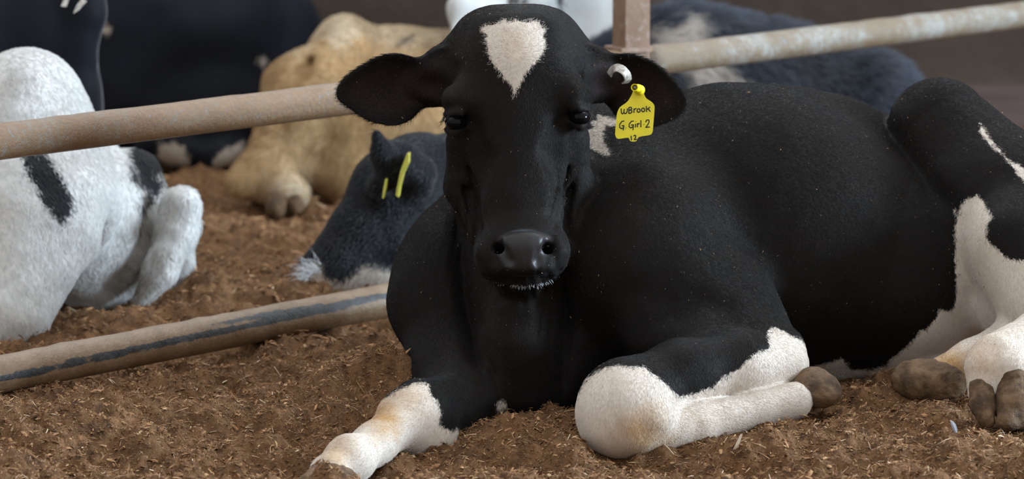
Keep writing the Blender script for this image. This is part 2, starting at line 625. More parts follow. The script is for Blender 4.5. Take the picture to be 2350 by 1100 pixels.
# shoulder, off fore leg (viewer's left)
b.ball(1022, 640, .15, 122, 160, .11, rot=(0, 12, 0), k=.025)
b.limb([(1060, 540, .18, 80), (1010, 700, .10, 95), (1035, 850, .02, 88), (1050, 915, -.06, 92)], k=.035)
b.limb([(1050, 930, -.08, 82), (965, 945, -.20, 66), (935, 958, -.22, 64)], k=.025)
b.limb([(930, 965, -.23, 58), (860, 1020, -.30, 45), (800, 1058, -.36, 46), (755, 1085, -.40, 46)], k=.02)
b.ball(812, 1048, -.36, 44, 40, .027, k=.02)
b.ball(985, 1010, -.20, 62, 40, .04, k=.03)
# shoulder, near fore leg folded under (viewer's right)
b.ball(1500, 600, .10, 190, 250, .13, rot=(0, -18, 0), k=.05)
b.limb([(1440, 620, .03, 140), (1640, 740, .01, 140), (1765, 815, -.06, 88)], k=.05)
b.ball(1600, 790, -.055, 150, 80, .075, rot=(0, 8, 0), k=.05)
b.limb([(1808, 838, -.10, 46), (1700, 835, -.13, 72), (1560, 865, -.17, 78), (1450, 905, -.22, 82)], k=.022)
b.ball(1428, 930, -.235, 108, 92, .058, k=.03)
b.ball(1420, 985, -.235, 84, 66, .052, k=.03)
b.limb([(1462, 992, -.25, 52), (1600, 972, -.212, 46), (1740, 941, -.165, 41), (1822, 920, -.14, 42)], k=.008)
b.ball(1500, 955, -.26, 30, 26, .02, k=.02)
b.crease([(1524, 934, -.285, 6), (1580, 938, -.268, 8), (1700, 913, -.222, 8), (1840, 884, -.18, 8)], k=.008)
# ---- head
b.ball(HX, 140, .075, 150, 118, .085, k=.03)
b.ball(HX, 80, .085, 106, 58, .055, k=.03)
b.ball(1126, 66, .085, 38, 34, .05, k=.03); b.ball(1250, 66, .085, 38, 34, .05, k=.03)
b.limb([(1085, 95, .09, 40), (1030, 140, .10, 38)], k=.03)
b.limb([(1290, 95, .09, 40), (1350, 140, .10, 38)], k=.03)
b.ball(HX, 245, .07, 162, 125, .082, k=.03)
b.ball(1062, 226, .012, 46, 40, .03, k=.03)
b.ball(1316, 220, .012, 46, 40, .03, k=.03)
b.limb([(HX, 180, .03, 100), (HX + 3, 330, .012, 100), (HX + 9, 450, -.018, 84), (HX + 12, 535, -.05, 78)], k=.03, sq=(1, .75, 1))
b.ball(HX - 1, 370, .095, 161, 130, .085, k=.025)
b.ball(HX - 2, 440, .085, 150, 92, .08, k=.025)
b.limb([(1062, 330, .045, 34), (1070, 430, .05, 40), (1098, 500, .03, 36)], k=.02)
b.limb([(1318, 320, .045, 34), (1310, 430, .05, 40), (1290, 500, .03, 36)], k=.02)
b.limb([(HX + 2, 440, .09, 118), (HX + 8, 530, .02, 96), (HX + 10, 600, -.035, 74)], k=.03)
# muzzle
b.ball(1197, 572, -.062, 104, 66, .060, k=.018)
b.ball(1124, 590, -.062, 33, 46, .045, k=.016)
b.ball(1272, 588, -.062, 31, 46, .045, k=.016)
b.ball(1201, 562, -.115, 58, 32, .016, k=.02)
b.ball(1202, 602, -.10, 54, 34, .026, k=.02)
b.ball(1201, 638, -.060, 60, 20, .036, k=.008)
# nostrils: wings around a comma-shaped slit
for s, cx in ((-1, 1152), (1, 1250)):
    b.limb([(cx + s * 27, 552, -.092, 13), (cx + s * 33, 580, -.096, 19), (cx + s * 18, 612, -.104, 14)], k=.010)
    b.limb([(cx - s * 22, 612, -.118, 10), (cx + s * 6, 616, -.116, 9)], k=.012)
    b.limb([(cx + s * 14, 538, -.112, 7), (cx + s * 11, 556, -.122, 10), (cx + s * 3, 580, -.128, 14), (cx - s * 13, 600, -.127, 10)], k=.005, sub=True)
    b.limb([(cx + s * 13, 548, -.108, 9), (cx + s * 9, 566, -.112, 12), (cx + s * 2, 584, -.085, 13)], k=.005, sub=True)
# mouth line
b.crease([(1112, 624, -.085, 4), (1160, 638, -.105, 4), (1202, 642, -.112, 4), (1245, 638, -.105, 4), (1286, 622, -.085, 4)], k=.006)
# eye sockets, lids
for s, cx, cy in ((-1, 1044, 280), (1, 1332, 268)):
    b.ball(cx + s * 2, cy, -.010, 29, 19, .026, rot=(0, s * 14, 0), k=.008, sub=True)
    b.limb([(cx - s * 32, cy - 2, -.014, 4), (cx - s * 6, cy - 23, -.016, 5), (cx + s * 20, cy - 16, -.002, 5)], k=.012)
    b.limb([(cx - s * 28, cy + 12, -.008, 4), (cx - s * 4, cy + 23, -.010, 5), (cx + s * 16, cy + 18, .004, 5)], k=.016)
    b.crease([(cx - s * 36, cy + 24, -.022, 6), (cx - s * 52, cy + 80, -.034, 10), (cx - s * 46, cy + 140, -.03, 8)], k=.03)
    b.crease([(cx - s * 34, cy - 20, -.030, 4), (cx - s * 4, cy - 38, -.030, 4), (cx + s * 24, cy - 30, -.01, 4)], k=.014)
# cheek folds and veins down to the lip
for s in (-1, 1):
    for i, (ax, bx, yy0) in enumerate(((88, 78, 395), (108, 92, 380), (128, 104, 400))):
        b.crease([(HX + s * ax, yy0, .006 + .018 * i, 1.5), (HX + 5 + s * (bx + 4), 470, -.022 + .016 * i, 6), (HX + 9 + s * (bx + 3), 540, -.028 + .014 * i, 4)], k=.012)
# ears
EAR_L = smooth_poly([(1050, 140), (1022, 112), (1003, 116), (991, 126), (980, 138), (958, 136), (936, 127), (910, 122), (882, 124), (858, 133), (832, 148), (805, 165), (784, 185), (773, 202), (772, 220), (781, 235), (805, 252), (827, 268), (853, 280), (882, 287), (910, 288), (932, 283), (954, 270), (971, 252), (991, 246), (1017, 244), (1055, 235)], 2)
EAR_R = smooth_poly([(1330, 140), (1352, 108), (1370, 112), (1380, 124), (1400, 127), (1440, 122), (1470, 128), (1500, 142), (1526, 162), (1550, 186), (1568, 208), (1577, 226), (1576, 242), (1566, 258), (1550, 272), (1530, 282), (1502, 291), (1470, 296), (1435, 288), (1410, 268), (1396, 246), (1383, 232), (1330, 232)], 2)


def ear_depth(cx, cy, Y, L, W, bowl, tipback, sgn):
    c = at(cx, cy, Y)
    def f(x, z):
        u = (x - c[0]) * sgn / R(L, Y); w = (z - c[2]) / R(W, Y)
        return Y + bowl * np.clip(1 - w * w, -.4, 1) * np.clip(1.1 - .55 * u, .2, 1.5) + tipback * u
    return f


EL = ear_depth(890, 205, .075, 118, 83, .026, -.012, -1)
ER = ear_depth(1470, 208, .075, 108, 86, .026, -.012, 1)
# skin folds down the neck
def neck_folds(P):
    ph = (P[:, 0] * 1.0 + .12 * (P[:, 2] - .2) * np.sign(P[:, 0] - .0)) * 2 * math.pi / .0125 + 2.2 * vnoise(P, 14, 3)
    q = plane_xy(P)
    c = plane_xy(np.array([at(1068, 545, .08)]))[0]; c2 = plane_xy(np.array([at(1250, 690, .0)]))[0]
    w = np.exp(-((q[:, 0] - c[0]) / .024) ** 2 - ((q[:, 1] - c[1]) / .05) ** 2) + .7 * np.exp(-((q[:, 0] - c2[0]) / .03) ** 2 - ((q[:, 1] - c2[1]) / .06) ** 2)
    return .0014 * w * np.sin(ph)


def groove(path, depth, width, Yr, y0=-.6, y1=.3):
    """a soft fold pressed into the skin along a line"""
    w = plane_xy(np.array([at(a, d_, Yr) for a, d_ in path])); wd = R(width, Yr)
    lo = np.array([w[:, 0].min() - 3 * wd, y0, -.2]); hi = np.array([w[:, 0].max() + 3 * wd, y1, 1.0])
    def f(P):
        q = plane_xy(P); d = np.full(len(P), 9.0); tt = np.zeros(len(P)); n = len(w) - 1
        for i in range(n):
            e = w[i + 1] - w[i]; t = np.clip(((q - w[i]) @ e) / (e @ e), 0, 1)
            di = np.linalg.norm(q - w[i] - t[:, None] * e, axis=1); m = di < d
            d = np.where(m, di, d); tt = np.where(m, (i + t) / n, tt)
        return -depth * np.exp(-(d / wd) ** 2) * np.clip(np.sin(np.clip(tt, .02, .98) * math.pi) * 1.6, 0, 1)
    return f, lo, hi


def lumps(P):
    return .0022 * fbm(P, 9, 2, 11) + .0008 * fbm(P, 32, 2, 19)



b.disp(neck_folds, at(960, 760, -.2), at(1340, 380, .4))
b.disp(lumps, (-2, -2, -2), (2, 2, 2))
for g_ in ([(1042, 470), (1050, 560), (1066, 680), (1088, 800), (1112, 930)], .013, 20, .03), \
          ([(1300, 600), (1298, 720), (1290, 830), (1280, 940)], .011, 20, .03), \
          ([(1252, 640), (1240, 700), (1228, 790)], .005, 8, .0), ([(1268, 640), (1258, 720), (1256, 800)], .004, 7, .0), \
          ([(1105, 700), (1118, 800), (1140, 900)], .004, 10, .0), \
          ([(1300, 400), (1288, 450), (1276, 500), (1262, 540)], .0025, 8, .0), ([(1282, 400), (1268, 460), (1256, 510)], .003, 7, .0), ([(1320, 400), (1304, 470), (1290, 540)], .003, 7, .0), \
          ([(1078, 390), (1090, 450), (1102, 510), (1112, 545)], .0035, 8, .0), ([(1060, 410), (1075, 470), (1092, 530)], .003, 7, .0), \
          ([(1060, 130), (1042, 190), (1036, 230)], .004, 14, .03), ([(1318, 130), (1342, 190), (1348, 230)], .004, 14, .03), \
          ([(1480, 720), (1600, 690), (1700, 720)], .006, 30, -.0), ([(1590, 540), (1660, 620), (1740, 700), (1810, 790)], .005, 42, .05), \
          ([(2040, 240), (2085, 330), (2140, 430), (2200, 500)], .008, 24, .15, -.6, .5):
    b.disp(*groove(*g_))
b.plate(EAR_L, .08, EL, .0033, k=.012)
b.plate(EAR_R, .08, ER, .0033, k=.012)
b.limb([(1075, 170, .08, 55), (1010, 180, .10, 52), (960, 195, .115, 30)], k=.02)
b.limb([(1305, 170, .08, 55), (1365, 175, .10, 52), (1410, 190, .115, 30)], k=.02)
# hollow of the ears
b.ball(975, 205, .055, 42, 34, .035, k=.02, sub=True)
b.ball(1400, 205, .055, 40, 34, .035, k=.02, sub=True)


BLAZE = [(1161, 44), (1167, 50), (1182, 44), (1196, 51), (1231, 47), (1243, 57), (1251, 71), (1247, 87), (1251, 106), (1243, 128), (1226, 147), (1210, 165), (1196, 189), (1180, 220), (1173, 196), (1158, 180), (1137, 151), (1125, 137), (1120, 116), (1114, 95), (1119, 83), (1104, 68), (1115, 55), (1139, 53)]
NECKP = [(1371, 260), (1415, 274), (1430, 285), (1413, 287), (1390, 289), (1383, 307), (1383, 325), (1393, 343), (1397, 359), (1378, 355), (1351, 339), (1330, 325), (1340, 300), (1352, 297), (1360, 294), (1360, 276), (1371, 275)]
KNEE_R = [(1383, 843), (1409, 836), (1475, 841), (1512, 867), (1550, 904), (1568, 909), (1596, 902), (1639, 886), (1664, 864), (1699, 848), (1737, 813), (1772, 804), (1770, 778), (1779, 761), (1793, 757), (1860, 790), (1920, 880), (1900, 980), (1500, 1090), (1330, 1090), (1312, 980), (1316, 915), (1345, 868)]
KNEE_L = [(893, 911), (919, 894), (947, 884), (973, 882), (985, 892), (987, 904), (999, 918), (1011, 939), (1011, 958), (1007, 980), (1018, 982), (1037, 994), (1046, 987), (1063, 1010), (1066, 1060), (900, 1140), (600, 1140), (640, 1030), (800, 930)]
DOT = [(1150 + 12 * math.cos(i), 932 + 12 * math.sin(i)) for i in np.linspace(0, 6.28, 9)[:-1]]
DOT2 = [(1092, 975), (1112, 968), (1122, 985), (1100, 1010), (1085, 1005)]
BELLY = [(2204, 478), (2211, 500), (2216, 541), (2211, 577), (2216, 609), (2205, 636), (2216, 655), (2214, 686), (2195, 716), (2168, 711), (2159, 732), (2136, 759), (2123, 759), (2109, 782), (2082, 809), (2059, 827), (2050, 845), (2018, 855), (1966, 857), (1943, 827), (1905, 839), (1863, 850), (1840, 960), (2100, 980), (2400, 900), (2420, 620), (2300, 600), (2215, 506)]
THIGH = [(2228, 470), (2235, 459), (2263, 446), (2275, 459), (2284, 495), (2272, 517), (2268, 546), (2273, 554), (2291, 573), (2314, 595), (2350, 598), (2460, 600), (2460, 800), (2220, 800), (2215, 520)]
STRIPE = [(2279, 277), (2274, 299), (2297, 335), (2334, 375), (2350, 401), (2380, 450), (2400, 420), (2348, 372), (2339, 372), (2323, 357), (2295, 314)]
FOOT_H = [(2150, 740), (2500, 700), (2500, 1000), (2150, 1000)]
polys = [(BLAZE, 0.0, -.15, .2), (NECKP, .15, .08, .6), (KNEE_R, -.2, -.45, -.04), (KNEE_L, -.25, -.6, .02), (DOT, -.08, -.3, .1), (DOT2, -.12, -.3, .0), (BELLY, .05, -.05, .6), (THIGH, .0, -.12, .5), (STRIPE, .05, -.2, .4), (FOOT_H, -.18, -.4, .02)]
stains = [(1186, 100, 0, 34, .22), (1480, 1000, -.29, 70, .75), (1420, 1020, -.29, 60, .3), (1620, 985, -.23, 90, .14), (884, 955, -.25, 55, .95), (925, 915, -.27, 60, .45), (960, 955, -.28, 40, .25), (775, 1045, -.40, 48, .6), (2250, 800, -.24, 60, .4), (2262, 850, -.24, 40, .45), (2300, 780, -.24, 40, .3), (2185, 850, -.08, 60, .9)]


def calf_skin(v):
    s = np.zeros(len(v), np.float32)
    for poly, c in ((EAR_L, (895, 208)), (EAR_R, (1465, 208))):
        w = np.array([at(a, d, .08) for a, d in (np.array(poly) - c) * .78 + c])[:, [0, 2]]
        m = (np.abs(v[:, 0] - at(*c, .08)[0]) < .085) & (v[:, 2] > .35) & (v[:, 1] < .11) & (v[:, 1] > .02)
        s[m] = np.maximum(s[m], np.clip(poly_sd(w, v[m, 0], v[m, 2]) / .012 + .3, 0, 1) * .85)
    return s


calf, cv, cq = animal('calf', b, .0030, M_COAT, polys, stains, calf_skin)
tag(calf, 'large black calf lying in front of the rails, facing forward with a white kite-shaped blaze', 'calf')

# nose leather
NOSE = smooth_poly([(1150, 545), (1200, 532), (1252, 540), (1268, 548), (1262, 572), (1252, 592), (1238, 612), (1202, 618), (1166, 612), (1150, 594), (1140, 570)], 3)
w = plane_xy(np.array([at(a, d, -.12) for a, d in NOSE]))
attr(calf, 'nose', np.clip(poly_sd(w, *plane_xy(cv).T) / .005 + .6, 0, 1) * (cv[:, 1] < -.085))

# eyes
for cx, cy in ((1045, 280), (1331, 268)):
    e = Body(); e.ball(cx, cy, .000, 25, 20, .021, k=.001)
    child_body('eye', e, .002, M_EYE, calf)
# lashes
for s, cx, cy in ((-1, 1044, 280), (1, 1332, 268)):
    ro, ti = [], []
    for i in range(10 if s < 0 else 4):
        t = RNG.random() * .3
        x = cx + s * (26 - 48 * t); y = cy - 10 - 12 * math.sin(t * 2.6) + RNG.normal() * 2
        ro.append(at(x, y, -.022 + .02 * (1 - t))); ti.append(at(x + s * (10 + RNG.random() * 6) * (1 - t) - s * 3 * t, y + 14 + RNG.random() * 10, -.036 + .02 * (1 - t)))
    wisps('eyelashes', ro, ti, .0005, M_LASH, calf, -.1)
# hairs on the lower lip and chin
ro, ti = [], []
for i in range(130):
    x = RNG.uniform(1138, 1266); t = (x - 1202) / 64
    y = 650 - 14 * t * t + RNG.normal() * 3
    ro.append(at(x, y, -.088 + .03 * t * t)); ti.append(at(x + 8 * t + RNG.normal() * 2, y + RNG.uniform(5, 15), -.096 + .03 * t * t))
wisps('whiskers', ro, ti, .00035, M_WHISK, calf)

# hooves
def hoof(claws, parent, name='hoof', vox=.0025):
    h = Body()
    for c in claws:
        if c[0] == 'limb': h.limb(c[1], k=c[2])
        elif c[0] == 'cut': h.limb(c[1], k=c[2], sub=True)
        else: h.ball(*c[1], k=c[2], rot=c[3] if len(c) > 3 else (0, 0, 0))
    h.disp(lambda P: .0013 * fbm(P, 45, 4, 4, .6) + .0012 * fbm(P, 170, 2, 41), (-9, -9, -9), (9, 9, 9))
    return child_body(name, h, vox, M_HOOF, parent)


hoof([('limb', [(2252, 893, -.205, 31), (2256, 930, -.222, 29), (2264, 962, -.238, 20)], .008)], calf)
hoof([('limb', [(2330, 885, -.205, 45), (2330, 930, -.225, 46), (2312, 965, -.245, 26)], .008), ('limb', [(2360, 930, -.2, 42), (2350, 960, -.22, 34)], .02)], calf)
hoof([('ball', (2128, 872, -.06, 66, 46, .04), .02), ('limb', [(2080, 875, -.05, 28), (2190, 880, -.08, 28)], .03), ('cut', [(2168, 826, -.125, 5), (2160, 870, -.135, 7), (2166, 925, -.125, 6)], .012), ('cut', [(2140, 925, -.12, 10), (2070, 925, -.12, 10)], .01)], calf)
hoof([('limb', [(1842, 905, -.13, 34), (1866, 885, -.115, 36), (1892, 897, -.12, 30)], .02), ('ball', (1896, 902, -.12, 26, 24, .025), .02)], calf)
hoof([('limb', [(755, 1098, -.405, 45), (722, 1128, -.44, 46)], .02), ('limb', [(790, 1110, -.40, 30), (760, 1140, -.43, 36)], .02)], calf)

# ---- ear tag with handwriting, and the metal clip
def plate_mesh(poly, depth, th):
    w = np.array([at(a, d, 0.0) for a, d in poly]); n = len(w)
    fr = np.array([[p[0], depth(p[0], p[2]) - th / 2, p[2]] for p in w]); bk = fr + [0, th, 0]
    V = np.concatenate([fr, bk]); Fc = [tuple(range(n)), tuple(range(2 * n - 1, n - 1, -1))]
    for i in range(n): Fc.append((i, i + n, (i + 1) % n + n, (i + 1) % n))
    return V, Fc


TAG_Y = 0.02
P5 = lambda a, d: (1350 + a / 5, 120 + d / 5)
tag_out = smooth_poly([P5(*p) for p in [(515, 470), (480, 540), (440, 590), (370, 640), (340, 690), (325, 760), (312, 900), (312, 960), (345, 996), (458, 982), (482, 1020), (550, 1020), (583, 972), (700, 950), (735, 920), (745, 850), (763, 650), (750, 600), (715, 570), (670, 540), (645, 490), (640, 430), (600, 385), (545, 385), (515, 420)]], 3)
c_tag = at(1458, 260, TAG_Y)
tag_depth = lambda x, z: TAG_Y - .012 + .25 * (z - c_tag[2]) - .12 * (x - c_tag[0])
sc_tag = lambda poly: poly
V, Fc = plate_mesh(tag_out, tag_depth, .0016)
ear_tag = new_mesh('ear_tag', V, Fc, M_TAG, calf, smooth=False)
ear_tag['label'] = 'yellow plastic ear tag with handwritten words'
strokes = [[(380, 655), (383, 705), (395, 718), (410, 702), (416, 662)], [(412, 700), (424, 715), (440, 706), (452, 682), (452, 655)],
           [(470, 640), (468, 708)], [(470, 642), (495, 640), (503, 655), (492, 668), (474, 672)], [(474, 672), (500, 676), (504, 695), (487, 708), (466, 710)],
           [(528, 655), (526, 702)], [(527, 674), (538, 658), (556, 652)],
           [(580 + 18 * math.cos(t), 676 + 20 * math.sin(t)) for t in np.linspace(0, 6.28, 11)],
           [(632 + 18 * math.cos(t), 669 + 21 * math.sin(t)) for t in np.linspace(0, 6.28, 11)],
           [(668, 625), (672, 690)], [(712, 635), (676, 662)], [(690, 655), (714, 686)],
           [(415, 795), (388, 800), (362, 835), (362, 870), (385, 882), (406, 870), (411, 848)], [(385, 850), (416, 846)], [(411, 848), (402, 900)], [(430, 874), (434, 876)],
           [(525, 795), (498, 797), (472, 830), (470, 860), (490, 873), (513, 860), (520, 838)], [(492, 840), (525, 836)], [(520, 838), (514, 895)],
           [(545, 825), (543, 866)], [(547, 800), (549, 803)], [(565, 820), (566, 862)], [(566, 838), (578, 823), (592, 821)], [(606, 785), (604, 862)], [(638, 829), (642, 831)],
           [(660, 806), (672, 782), (694, 779), (701, 798), (687, 830), (658, 866), (708, 858)],
           [(492, 960), (496, 1010)], [(520, 964), (534, 952), (548, 961), (542, 983), (524, 1004), (560, 998)]]
P = Parts()
for st in strokes:
    pts = []
    for (a0, d0), (a1, d1) in zip(st[:-1], st[1:]):
        for t in np.linspace(0, 1, 4, endpoint=False): pts.append((a0 + (a1 - a0) * t, d0 + (d1 - d0) * t))
    pts.append(st[-1])
    w = []
    for p in pts:
        q3 = at(*P5(*p), 0.0); w.append([q3[0], tag_depth(q3[0], q3[2]) - .0009, q3[2]])
    w = np.array(w)
    vv, ff = tube(w, .00082, 6)
    vv = np.array(vv); ii = np.repeat(np.arange(len(w)), 6); vv[:, 1] = w[ii, 1] + (vv[:, 1] - w[ii, 1]) * .5
    P.add((vv, ff))
P.build('handwriting', M_INK, ear_tag)
# button: a short hollow barrel pointing out of the ear
P = Parts()
a0 = at(1469, 207, TAG_Y - .004); a1 = at(1456, 200.5, TAG_Y - .030)
P.add(tube([a0, a0 * .55 + a1 * .45], [R(12, 0), R(11, 0)], 20)); P.add(tube([a0 * .6 + a1 * .4, a1], [R(8.5, 0), R(8.5, 0)], 20, False)); P.add((lambda vf: (vf[0], [f_[::-1] for f_ in vf[1]]))(tube([a1, a0 * .5 + a1 * .5], [R(6, 0), R(6, 0)], 20, False)))
ring = tube([a1 + (a1 - a0) * .0, a1 + (a0 - a1) * .04], [R(8.5, 0), R(6, 0)], 20, False); P.add(ring)
P.build('tag_button', M_TAG, ear_tag)
Parts().add(tube([a0 * .5 + a1 * .5, a1 + (a0 - a1) * .04], [R(5.6, 0), R(3.5, 0)], 12)).build('tag_pin', M_STEEL, ear_tag)
# metal clip bent through the ear
P = Parts()
arc = [(1398, 172), (1404, 160), (1416, 154), (1430, 160), (1440, 172), (1442, 184), (1434, 191)]
NA = 25
tA = np.linspace(0, 6, NA); ax0, ay0 = np.array(arc, float).T
cl = np.array([at(np.interp(t, range(7), ax0), np.interp(t, range(7), ay0), .045 - .012 * math.sin(t / 6 * math.pi)) for t in tA])
cl[1:-1] = (cl[:-2] + 2 * cl[1:-1] + cl[2:]) / 4; cl[1:-1] = (cl[:-2] + 2 * cl[1:-1] + cl[2:]) / 4
WV = np.array([(.5, -.6, -.6), (.2, -.6, -.75), (-.15, -.5, -.85), (-.45, -.4, -.8), (-.75, -.4, -.5), (-.85, -.4, -.2), (-.85, -.4, -.1)])
vv = []
for i, c in enumerate(cl):
    t = cl[min(i + 1, NA - 1)] - cl[max(i - 1, 0)]; t /= np.linalg.norm(t)
    nrm = np.cross(t, [0, 1, 0]); nrm /= np.linalg.norm(nrm); wd = np.array([np.interp(tA[i], range(7), WV[:, j]) for j in range(3)]) * .0050
    for sgn, off in ((-1, -.0008), (1, -.0008), (1, .0008), (-1, .0008)): vv.append(c + wd * sgn + nrm * off)
ff = [(i * 4 + j, i * 4 + (j + 1) % 4, i * 4 + 4 + (j + 1) % 4, i * 4 + 4 + j) for i in range(NA - 1) for j in range(4)] + [(3, 2, 1, 0), tuple((NA - 1) * 4 + j for j in range(4))]
P.add((vv, ff))
clip_o = P.build('ear_clip', M_CLIP, calf, smooth=False); clip_o['label'] = 'bent pale metal ear clip'
Parts().add(tube([at(1429, 157, .04), at(1428, 152, .045)], [R(4.5, 0), R(3.5, 0)], 10)).build('rivet', M_CLIP, clip_o)

# ---- the coat
flow = comb([(1185, 40, 0, 0, .3, 1), (1110, 90, 0, -1, 0, .2), (1260, 90, 0, 1, 0, .2), (1185, 200, 0, 0, -.1, -1), (1100, 250, 0, -.5, 0, -1), (1280, 250, 0, .5, 0, -1),
             (1190, 400, 0, 0, -.2, -1), (1050, 400, .05, 0, .1, -1), (1330, 400, .05, 0, .1, -1), (1200, 520, -.05, 0, -.3, -.8), (1110, 580, -.05, -.3, 0, -1), (1290, 580, -.05, .3, 0, -1),
             (900, 205, .08, -1, 0, 0), (800, 215, .08, -1, 0, -.1), (1440, 205, .08, 1, 0, 0), (1540, 230, .08, 1, 0, -.1), (930, 270, .08, -.4, 0, -1), (1000, 240, .08, -.2, -.3, -1),
             (1180, 700, .05, 0, 0, -1), (1190, 880, 0, 0, 0, -1), (1000, 560, .1, -.5, 0, -1), (960, 700, .08, -.2, 0, -1), (1000, 850, 0, -.1, -.3, -1),
             (960, 930, -.2, -.5, -.4, -.8), (880, 1010, -.3, -.8, -.5, -.4), (800, 1050, -.36, -.8, -.5, -.5),
             (1450, 450, .1, .7, 0, -.7), (1500, 650, 0, .4, 0, -1), (1650, 760, -.06, .6, 0, -.8), (1800, 830, -.1, .8, 0, -.6), (1650, 850, -.15, -.5, 0, -.8), (1430, 900, -.25, -.2, -.3, -1), (1430, 1000, -.28, .3, 0, -1),
             (1600, 975, -.22, 1, .1, -.15), (1780, 935, -.15, 1, .1, -.1),
             (1600, 300, .2, 1, 0, -.3), (1800, 350, .15, .9, 0, -.5), (2000, 400, .15, .8, 0, -.6), (1800, 600, .08, .6, 0, -.8), (2050, 650, .08, .5, 0, -.9), (1950, 820, .1, .5, 0, -.9), (2230, 650, .1, .1, 0, -1),
             (2150, 220, .2, .8, 0, -.6), (2280, 400, .1, .5, 0, -.9), (2300, 620, .0, .2, -.1, -1), (2290, 800, -.2, 0, -.4, -1), (2300, 860, -.23, 0, -.3, -1)], .055)
nose_c = at(1202, 585, -.12)


def off_nose(c):
    w = np.array([at(a_, d_, -.12) for a_, d_ in NOSE])[:, [0, 2]]
    s_ = poly_sd(w, c[:, 0], c[:, 2])
    k_ = np.where((c[:, 1] < -.07), np.clip(-s_ / .008, 0, 1), 1.0)
    for cx, cy in ((1045, 280), (1331, 268)):
        k_ = k_ * np.clip((np.linalg.norm(c - at(cx, cy, -.012), axis=1) - .0145) / .006, 0, 1)
    return k_


EARS_W = [np.array([at(a_, d_, .08) for a_, d_ in E])[:, [0, 2]] for E in (EAR_L, EAR_R)]


def hair_len(p):
    l_ = np.ones(len(p))
    for w in EARS_W:
        m_ = (p[:, 2] > .36) & (np.abs(p[:, 0] - w[:, 0].mean()) < .09) & (p[:, 1] > .02)
        s_ = np.abs(poly_sd(w, p[m_, 0], p[m_, 2]))
        l_[m_] = .8 + 1.2 * np.exp(-(s_ / .005) ** 2)
    l_ = l_ * np.where((p[:, 2] > at(0, 640, -.1)[2]) & (p[:, 1] < -.02) & (np.abs(p[:, 0] - .013) < .07) & (p[:, 2] < at(0, 480, -.1)[2]), .5, 1)
    return l_


fur(calf, cv, cq, 760000, .0044, .00012, flow, coat_colour(calf, cq, (.0105, .0087, .0078), (.68, .61, .535), (.46, .27, .10), brown=[(1060, 900, -.08, 120, .6), (1200, 522, -.07, 60, .7), (1050, 190, .0, 60, .4), (1190, 420, 0, 90, .3), (1020, 640, .0, 100, .2)]), keep=off_nose, len_fn=hair_len, lift=.12)

# sawdust clinging to the coat
rg = np.random.default_rng(12); fcn = cv[cq].mean(1); nrm_ = np.cross(cv[cq[:, 2]] - cv[cq[:, 0]], cv[cq[:, 3]] - cv[cq[:, 1]]); nrm_ /= np.linalg.norm(nrm_, axis=1, keepdims=True)
ok = np.flatnonzero((nrm_[:, 1] < .2) & (fcn[:, 2] > .1)); ok = rg.choice(ok, 1700)
n_ = len(ok); L_ = np.clip(.0011 * np.exp(rg.normal(0, .55, n_)), .0006, .005); th = rg.uniform(0, 6.28, n_)
t1 = np.cross(nrm_[ok], [0, 0, 1.0]) + 1e-6; t1 /= np.linalg.norm(t1, axis=1, keepdims=True); t2 = np.cross(nrm_[ok], t1)
ax = t1 * np.cos(th)[:, None] + t2 * np.sin(th)[:, None]; sd = np.cross(nrm_[ok], ax); wd = L_ * rg.uniform(.15, .5, n_)
c_ = fcn[ok] + nrm_[ok] * .0022
V = np.stack([c_ + ax * (L_ * a_)[:, None] + sd * (wd * b_)[:, None] + nrm_[ok] * (wd * d_)[:, None] for a_, b_, d_ in ((-.5, -.5, 0), (-.5, .5, 0), (.5, .1, 0), (0, 0, .8))], 1)
Fc = (np.arange(n_)[:, None, None] * 4 + np.array([(0, 1, 3), (1, 2, 3), (2, 0, 3)])[None]).reshape(-1, 3)
M = Mat('sawdust'); M.set(Base_Color=(.24, .15, .085), Roughness=.8)
sw = new_mesh('sawdust', V.reshape(-1, 3), Fc, M.m, calf, smooth=False); sw['kind'] = 'stuff'
# ------------------------------------------------------------------ ground, wall, rails
M = Mat('bedding'); co = M.coord()
n1 = M.noise(9, 6, .65, co); n2 = M.noise(140, 5, .7, co); n3 = M.noise(42, 5, .7, co)
c1 = M.mix(M.rng(n3, .36, .66), (.074, .035, .015), (.32, .163, .072))
c1 = M.mix(M.rng(n1, .4, .7), c1, (.195, .098, .042))
c1 = M.mix(M.math('MULTIPLY', M.rng(n2, .58, .72), .6), c1, (.34, .21, .115))
M.set(Base_Color=c1, Roughness=.85, Specular_IOR_Level=.2)
M.bump(M.math('ADD', n2, M.math('MULTIPLY', n3, .8)), 1.0, .010); M_BED = M.m

BUMPS = []  # (x, y, height, radius x, radius y)
def bump_at(px, py, Y, h, rx, ry):
    p = at(px, py, Y); BUMPS.append((p[0], p[1], h, rx, ry))
bump_at(1950, 900, -.02, .026, .26, .16)
bump_at(2250, 960, -.10, .012, .22, .20)
bump_at(1215, 985, -.25, .036, .085, .07)
bump_at(1690, 1015, -.28, .016, .12, .06)
bump_at(1440, 1010, -.30, -.022, .12, .09)
bump_at(880, 850, .0, .065, .075, .05)
bump_at(330, 905, -.12, .028, .12, .04)
bump_at(560, 1010, -.30, .030, .10, .04)
bump_at(2000, 1040, -.33, .022, .14, .045)
bump_at(720, 850, .03, .03, .10, .05)
bump_at(960, 850, .1, .03, .08, .08)
bump_at(700, 880, -.08, .022, .16, .08)
bump_at(80, 965, -.22, .045, .17, .07)
bump_at(600, 950, -.2, -.012, .16, .08)
bump_at(820, 1075, -.40, -.034, .14, .10)
bump_at(980, 1040, -.33, -.018, .09, .06)
bump_at(1150, 1075, -.42, .012, .12, .05)
bump_at(560, 600, 1.05, .035, .20, .20)
